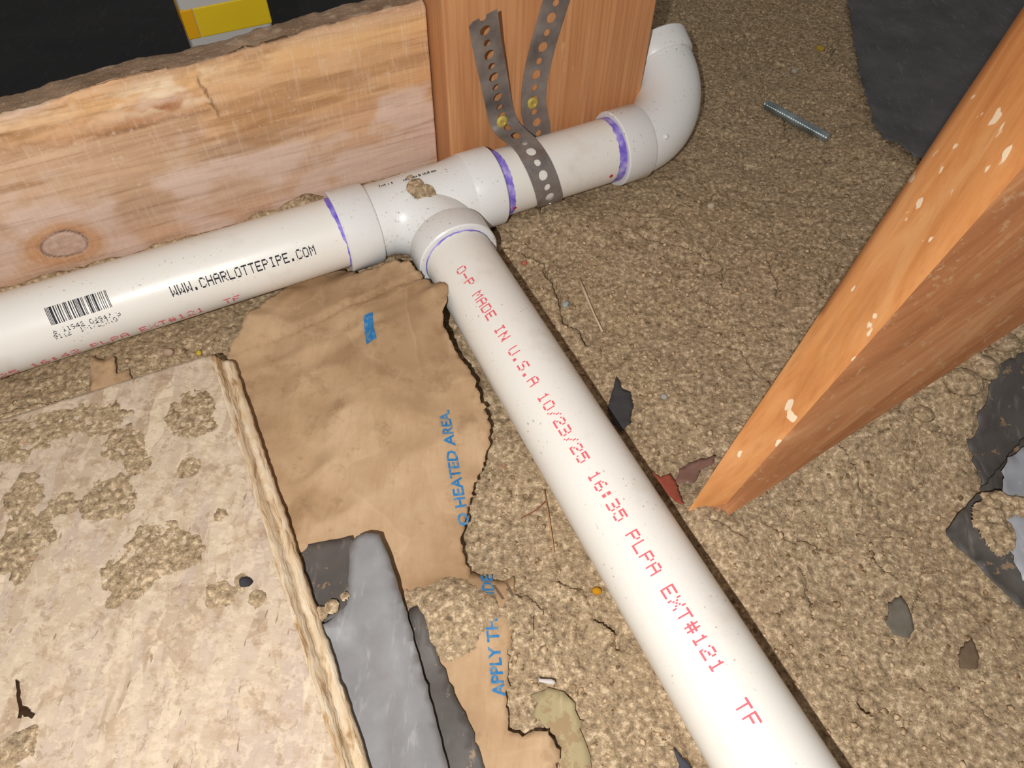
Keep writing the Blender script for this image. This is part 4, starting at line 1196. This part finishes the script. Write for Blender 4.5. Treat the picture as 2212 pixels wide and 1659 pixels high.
# ------------------------------------------------------------------ leaves, chips, straws
def flat(name, outline, rgb, label, cat, z=0.004, seed=1, crumple=0.001, rough=0.8, group=None, lift=0.003):
    k = NT(name + '_skin', rough, 0.25); v = k.obj()
    k.color(k.mix(k.noise(v, 120, 4), lin(rgb), lin(tuple(max(0, c - 28) for c in rgb))))
    o, _ = make_sheet(name, [(u, v_, z) for u, v_ in outline], k.m, 0.002, 0.0015, 0.0003, 0.0003, crumple=crumple, cscale=0.02, seed=seed, float_=lift)
    return tag(o, label, cat, group)
flat('dead_leaf', [(1331, 812), (1345, 842), (1362, 850), (1366, 880), (1359, 918), (1341, 936), (1322, 915), (1312, 880), (1321, 850)], (78, 76, 76), 'dark grey dead leaf right of the long pipe', 'leaf', seed=31, lift=.004)
flat('dead_leaf', [(1457, 1050), (1464, 1020), (1485, 1006), (1515, 998), (1545, 990), (1536, 1010), (1512, 1018), (1503, 1040), (1492, 1054), (1480, 1046)], (140, 106, 94), 'purplish brown dead leaf at the foot of the stake', 'leaf', seed=32, lift=.005)
flat('dead_leaf', [(1405, 1022), (1424, 1038), (1444, 1030), (1455, 1045), (1460, 1075), (1468, 1106), (1452, 1096), (1432, 1064)], (158, 84, 66), 'red curled leaf between the long pipe and the stake', 'leaf', seed=33, lift=.006)
flat('slate_chip', [(1915, 1340), (1921, 1302), (1945, 1288), (1962, 1310), (1976, 1358), (1962, 1378), (1932, 1370)], (122, 114, 102), 'grey flake pressed into the dirt at lower right', 'flake', seed=34, lift=.0025)
flat('bark_flake', [(2072, 1415), (2085, 1390), (2101, 1378), (2116, 1420), (2110, 1446), (2076, 1440)], (122, 102, 82), 'brown bark flake in the dirt below the pointed plastic corner', 'flake', seed=35, lift=.002)
flat('plastic_chip', [(1456, 1618), (1466, 1630), (1490, 1652), (1510, 1690), (1478, 1690), (1462, 1650)], (84, 84, 92), 'small dark scrap at the lower edge left of the long pipe', 'scrap', seed=36, lift=.003)
flat('paper_chip', [(1163, 1466), (1198, 1470), (1200, 1479), (1165, 1477)], (214, 206, 200), 'tiny white chip on dirt beside the narrow kraft strip', 'chip', seed=37, crumple=0, lift=.005)
flat('bark_sliver', [(34, 1466), (40, 1472), (43, 1500), (48, 1524), (62, 1534), (72, 1542), (66, 1553), (52, 1548), (46, 1540), (42, 1553), (38, 1552), (41, 1530), (35, 1500)], (66, 44, 26),
     'dark forked bark sliver on the strand board', 'sliver', z=ZT + 0.0015, seed=38, crumple=0.0003, lift=.001)
def stick(name, pts, r, rgb, label, cat, lift=0.002, group=None):
    m = MB(); ps = []
    for u, v in pts:
        p = G(u, v, 0.004); p[2] = gz(p[0], p[1]) + r + lift; ps.append(p)
    zmid = np.linspace(ps[0][2], ps[-1][2], len(ps))
    for p, z in zip(ps, zmid): p[2] = max(p[2], z)
    m.tube(ps, [r * (0.8 + 0.2 * math.sin(i * 2)) for i in range(len(ps))], np.array([0.1, 0.2, 1.0]), 8)
    return tag(m.build(name, mat_plain(name + '_stem', rgb, 0.8)), label, cat, group)
stick('dry_straw', [(1250, 607), (1265, 640), (1283, 678), (1302, 714)], 0.0011, (204, 178, 148), 'pale dry straw lying on the dirt right of the tee', 'straw')
stick('pine_needle', [(1176, 1058), (1186, 1120), (1197, 1192)], 0.0005, (176, 132, 92), 'thin tan pine needle left of the long pipe', 'needle', 0.002)
stick('pine_needle', [(1180, 1080), (1160, 1100), (1125, 1118)], 0.0004, (140, 84, 62), 'thin reddish pine needle crossing beside the kraft paper', 'needle', 0.002)

def pebble(u, v, r, rgb, label, seed, cat='pebble', name='pebble', z0=None):
    p = G(u, v, 0.004); zz = gz(p[0], p[1]) if z0 is None else z0
    m = MB(); m.blob((p[0], p[1], zz + r * 0.4), r, seed, 2, 0.75, 0.10)
    k = NT(name + '_stone', 0.85, 0.2); k.color(k.mix(k.noise(k.obj(), 300, 3), lin(rgb), lin(tuple(max(0, c - 34) for c in rgb))))
    return tag(m.build(name, k.m), label, cat)
pebble(1222, 656, 0.0026, (170, 176, 172), 'small bluish pebble beside the crack near the straw', 41)
pebble(1133, 567, 0.0024, (196, 120, 100), 'small pink pebble just right of the long pipe socket', 42)
pebble(1097, 563, 0.0022, (206, 166, 140), 'tiny peach pebble between the pipe shadow and the pink pebble', 43)
pebble(1775, 96, 0.0040, (184, 156, 70), 'yellow pebble near the top beside the black sheet', 44)
pebble(1582, 200, 0.0038, (190, 164, 128), 'tan pebble left of the threaded rod', 45)
pebble(1720, 142, 0.0030, (186, 178, 164), 'pale pebble above the threaded rod', 46)
pebble(1435, 855, 0.0024, (180, 174, 164), 'pale pebble right of the dark leaf', 47)
pebble(1536, 445, 0.0030, (202, 184, 160), 'pale pebble in the dirt below the elbow', 48)
pebble(430, 763, 0.0022, (214, 188, 84), 'yellow chip at the upper corner of the strand board', 49, 'chip', 'yellow_chip')
pebble(366, 766, 0.0034, (186, 160, 136), 'pinkish pebble by the upper edge of the strand board', 50)
pebble(1290, 1275, 0.0024, (206, 150, 40), 'orange crumb left of the long pipe', 51)
pebble(558, 1293, 0.0030, (72, 70, 74), 'small blackish stone on the strand board', 52, z0=ZT)
CL = (((2180, 745, 0.011), 'largest pale dirt clod at the right edge below the stake'), ((2140, 772, 0.008), 'pale dirt clod just left of the largest clod under the stake'),
      ((2075, 800, 0.006), 'smallest upper dirt clod touching the rough side of the stake'), ((2060, 850, 0.009), 'wide dirt clod left of the dark plastic scrap'),
      ((2102, 822, 0.008), 'dirt clod at the top corner of the dark plastic scrap'), ((1990, 900, 0.005), 'lowest small dirt clod on the bank below the stake'))
for i, ((u, v, r), lab) in enumerate(CL):
    p = G(u, v, 0.02); m = MB(); m.blob((p[0], p[1], ground_base(p[0], p[1]) + r * 0.25), r, 60 + i, 3, 0.7, 0.09)
    tag(m.build('dirt_clod', M_DIRT), lab, 'clod', 'dirt clods below the leaning stake')

# ------------------------------------------------------------------ loose crumbs all over the dirt
rnd = random.Random(99); bm = bmesh.new(); bmesh.ops.create_icosphere(bm, subdivisions=1, radius=1.0)
ico = np.array([v.co[:] for v in bm.verts]); icf = np.array([[v.index for v in f.verts] for f in bm.faces]); bm.free()
NC_ = 26000; rs_ = np.random.RandomState(5)
cxs = rs_.uniform(-0.34, 0.58, NC_); cys = rs_.uniform(0.03, 0.84, NC_)
rr = 0.0004 + 0.0014 * rs_.rand(NC_) ** 3.5
ok = np.ones(NC_, bool)
q = np.stack([cxs - B0[0], cys - B0[1]], -1); ok &= ~((np.abs(q @ B_eb[:2]) < 0.028) & (q @ B[:2] > -0.04))
q = np.stack([cxs - PA[0], cys - PA[1]], -1); tn_, nn_ = q @ A[:2], q @ N[:2]
ok &= ~((np.abs(nn_) < 0.030) & (tn_ < 0.07)); ok &= ~((nn_ > 0.0) & (tn_ < 0.02))
for poly in COVER + [px((2030, 1150), (2130, 1030), (2080, 960), (2110, 830), (2180, 740), (2500, 700), (2500, 1600), (2200, 1330))]: ok &= ~in_poly(cxs, cys, poly)
sb_ = G(1520, 1115); ok &= np.hypot(cxs - sb_[0], cys - sb_[1]) > 0.026
cxs, cys, rr = cxs[ok], cys[ok], rr[ok]
czs = ground_full(cxs, cys) + rr * 0.25
n = len(cxs); base = ico[None] * (1 + rs_.uniform(-0.28, 0.28, (n, len(ico), 1))) * np.stack([rs_.uniform(.7, 1.3, n), rs_.uniform(.7, 1.3, n), rs_.uniform(.5, .9, n)], -1)[:, None]
V = base * rr[:, None, None] + np.stack([cxs, cys, czs], -1)[:, None]
Fi = (icf[None] + (np.arange(n) * len(ico))[:, None, None]).reshape(-1, 3)
me = bpy.data.meshes.new('dirt_crumbs'); me.vertices.add(n * len(ico)); me.vertices.foreach_set('co', V.astype(np.float32).ravel())
me.loops.add(len(Fi) * 3); me.loops.foreach_set('vertex_index', Fi.astype(np.int32).ravel())
me.polygons.add(len(Fi)); me.polygons.foreach_set('loop_start', np.arange(0, len(Fi) * 3, 3, dtype=np.int32)); me.update(calc_edges=True); me.validate()
k = NT('dirt_crumb_grains', 1.0, 0.05)
k.color(k.ramp(k.noise(k.obj(), 260, 1, 0.5), [(0.36, lin((120, 98, 72))), (0.5, lin((174, 147, 114))), (0.62, lin((206, 180, 146)))]))
crumbs = link_obj('dirt_crumbs', me, k.m)
tag(crumbs, 'loose small dirt crumbs scattered over the crawl space floor', 'dirt', None, 'stuff')
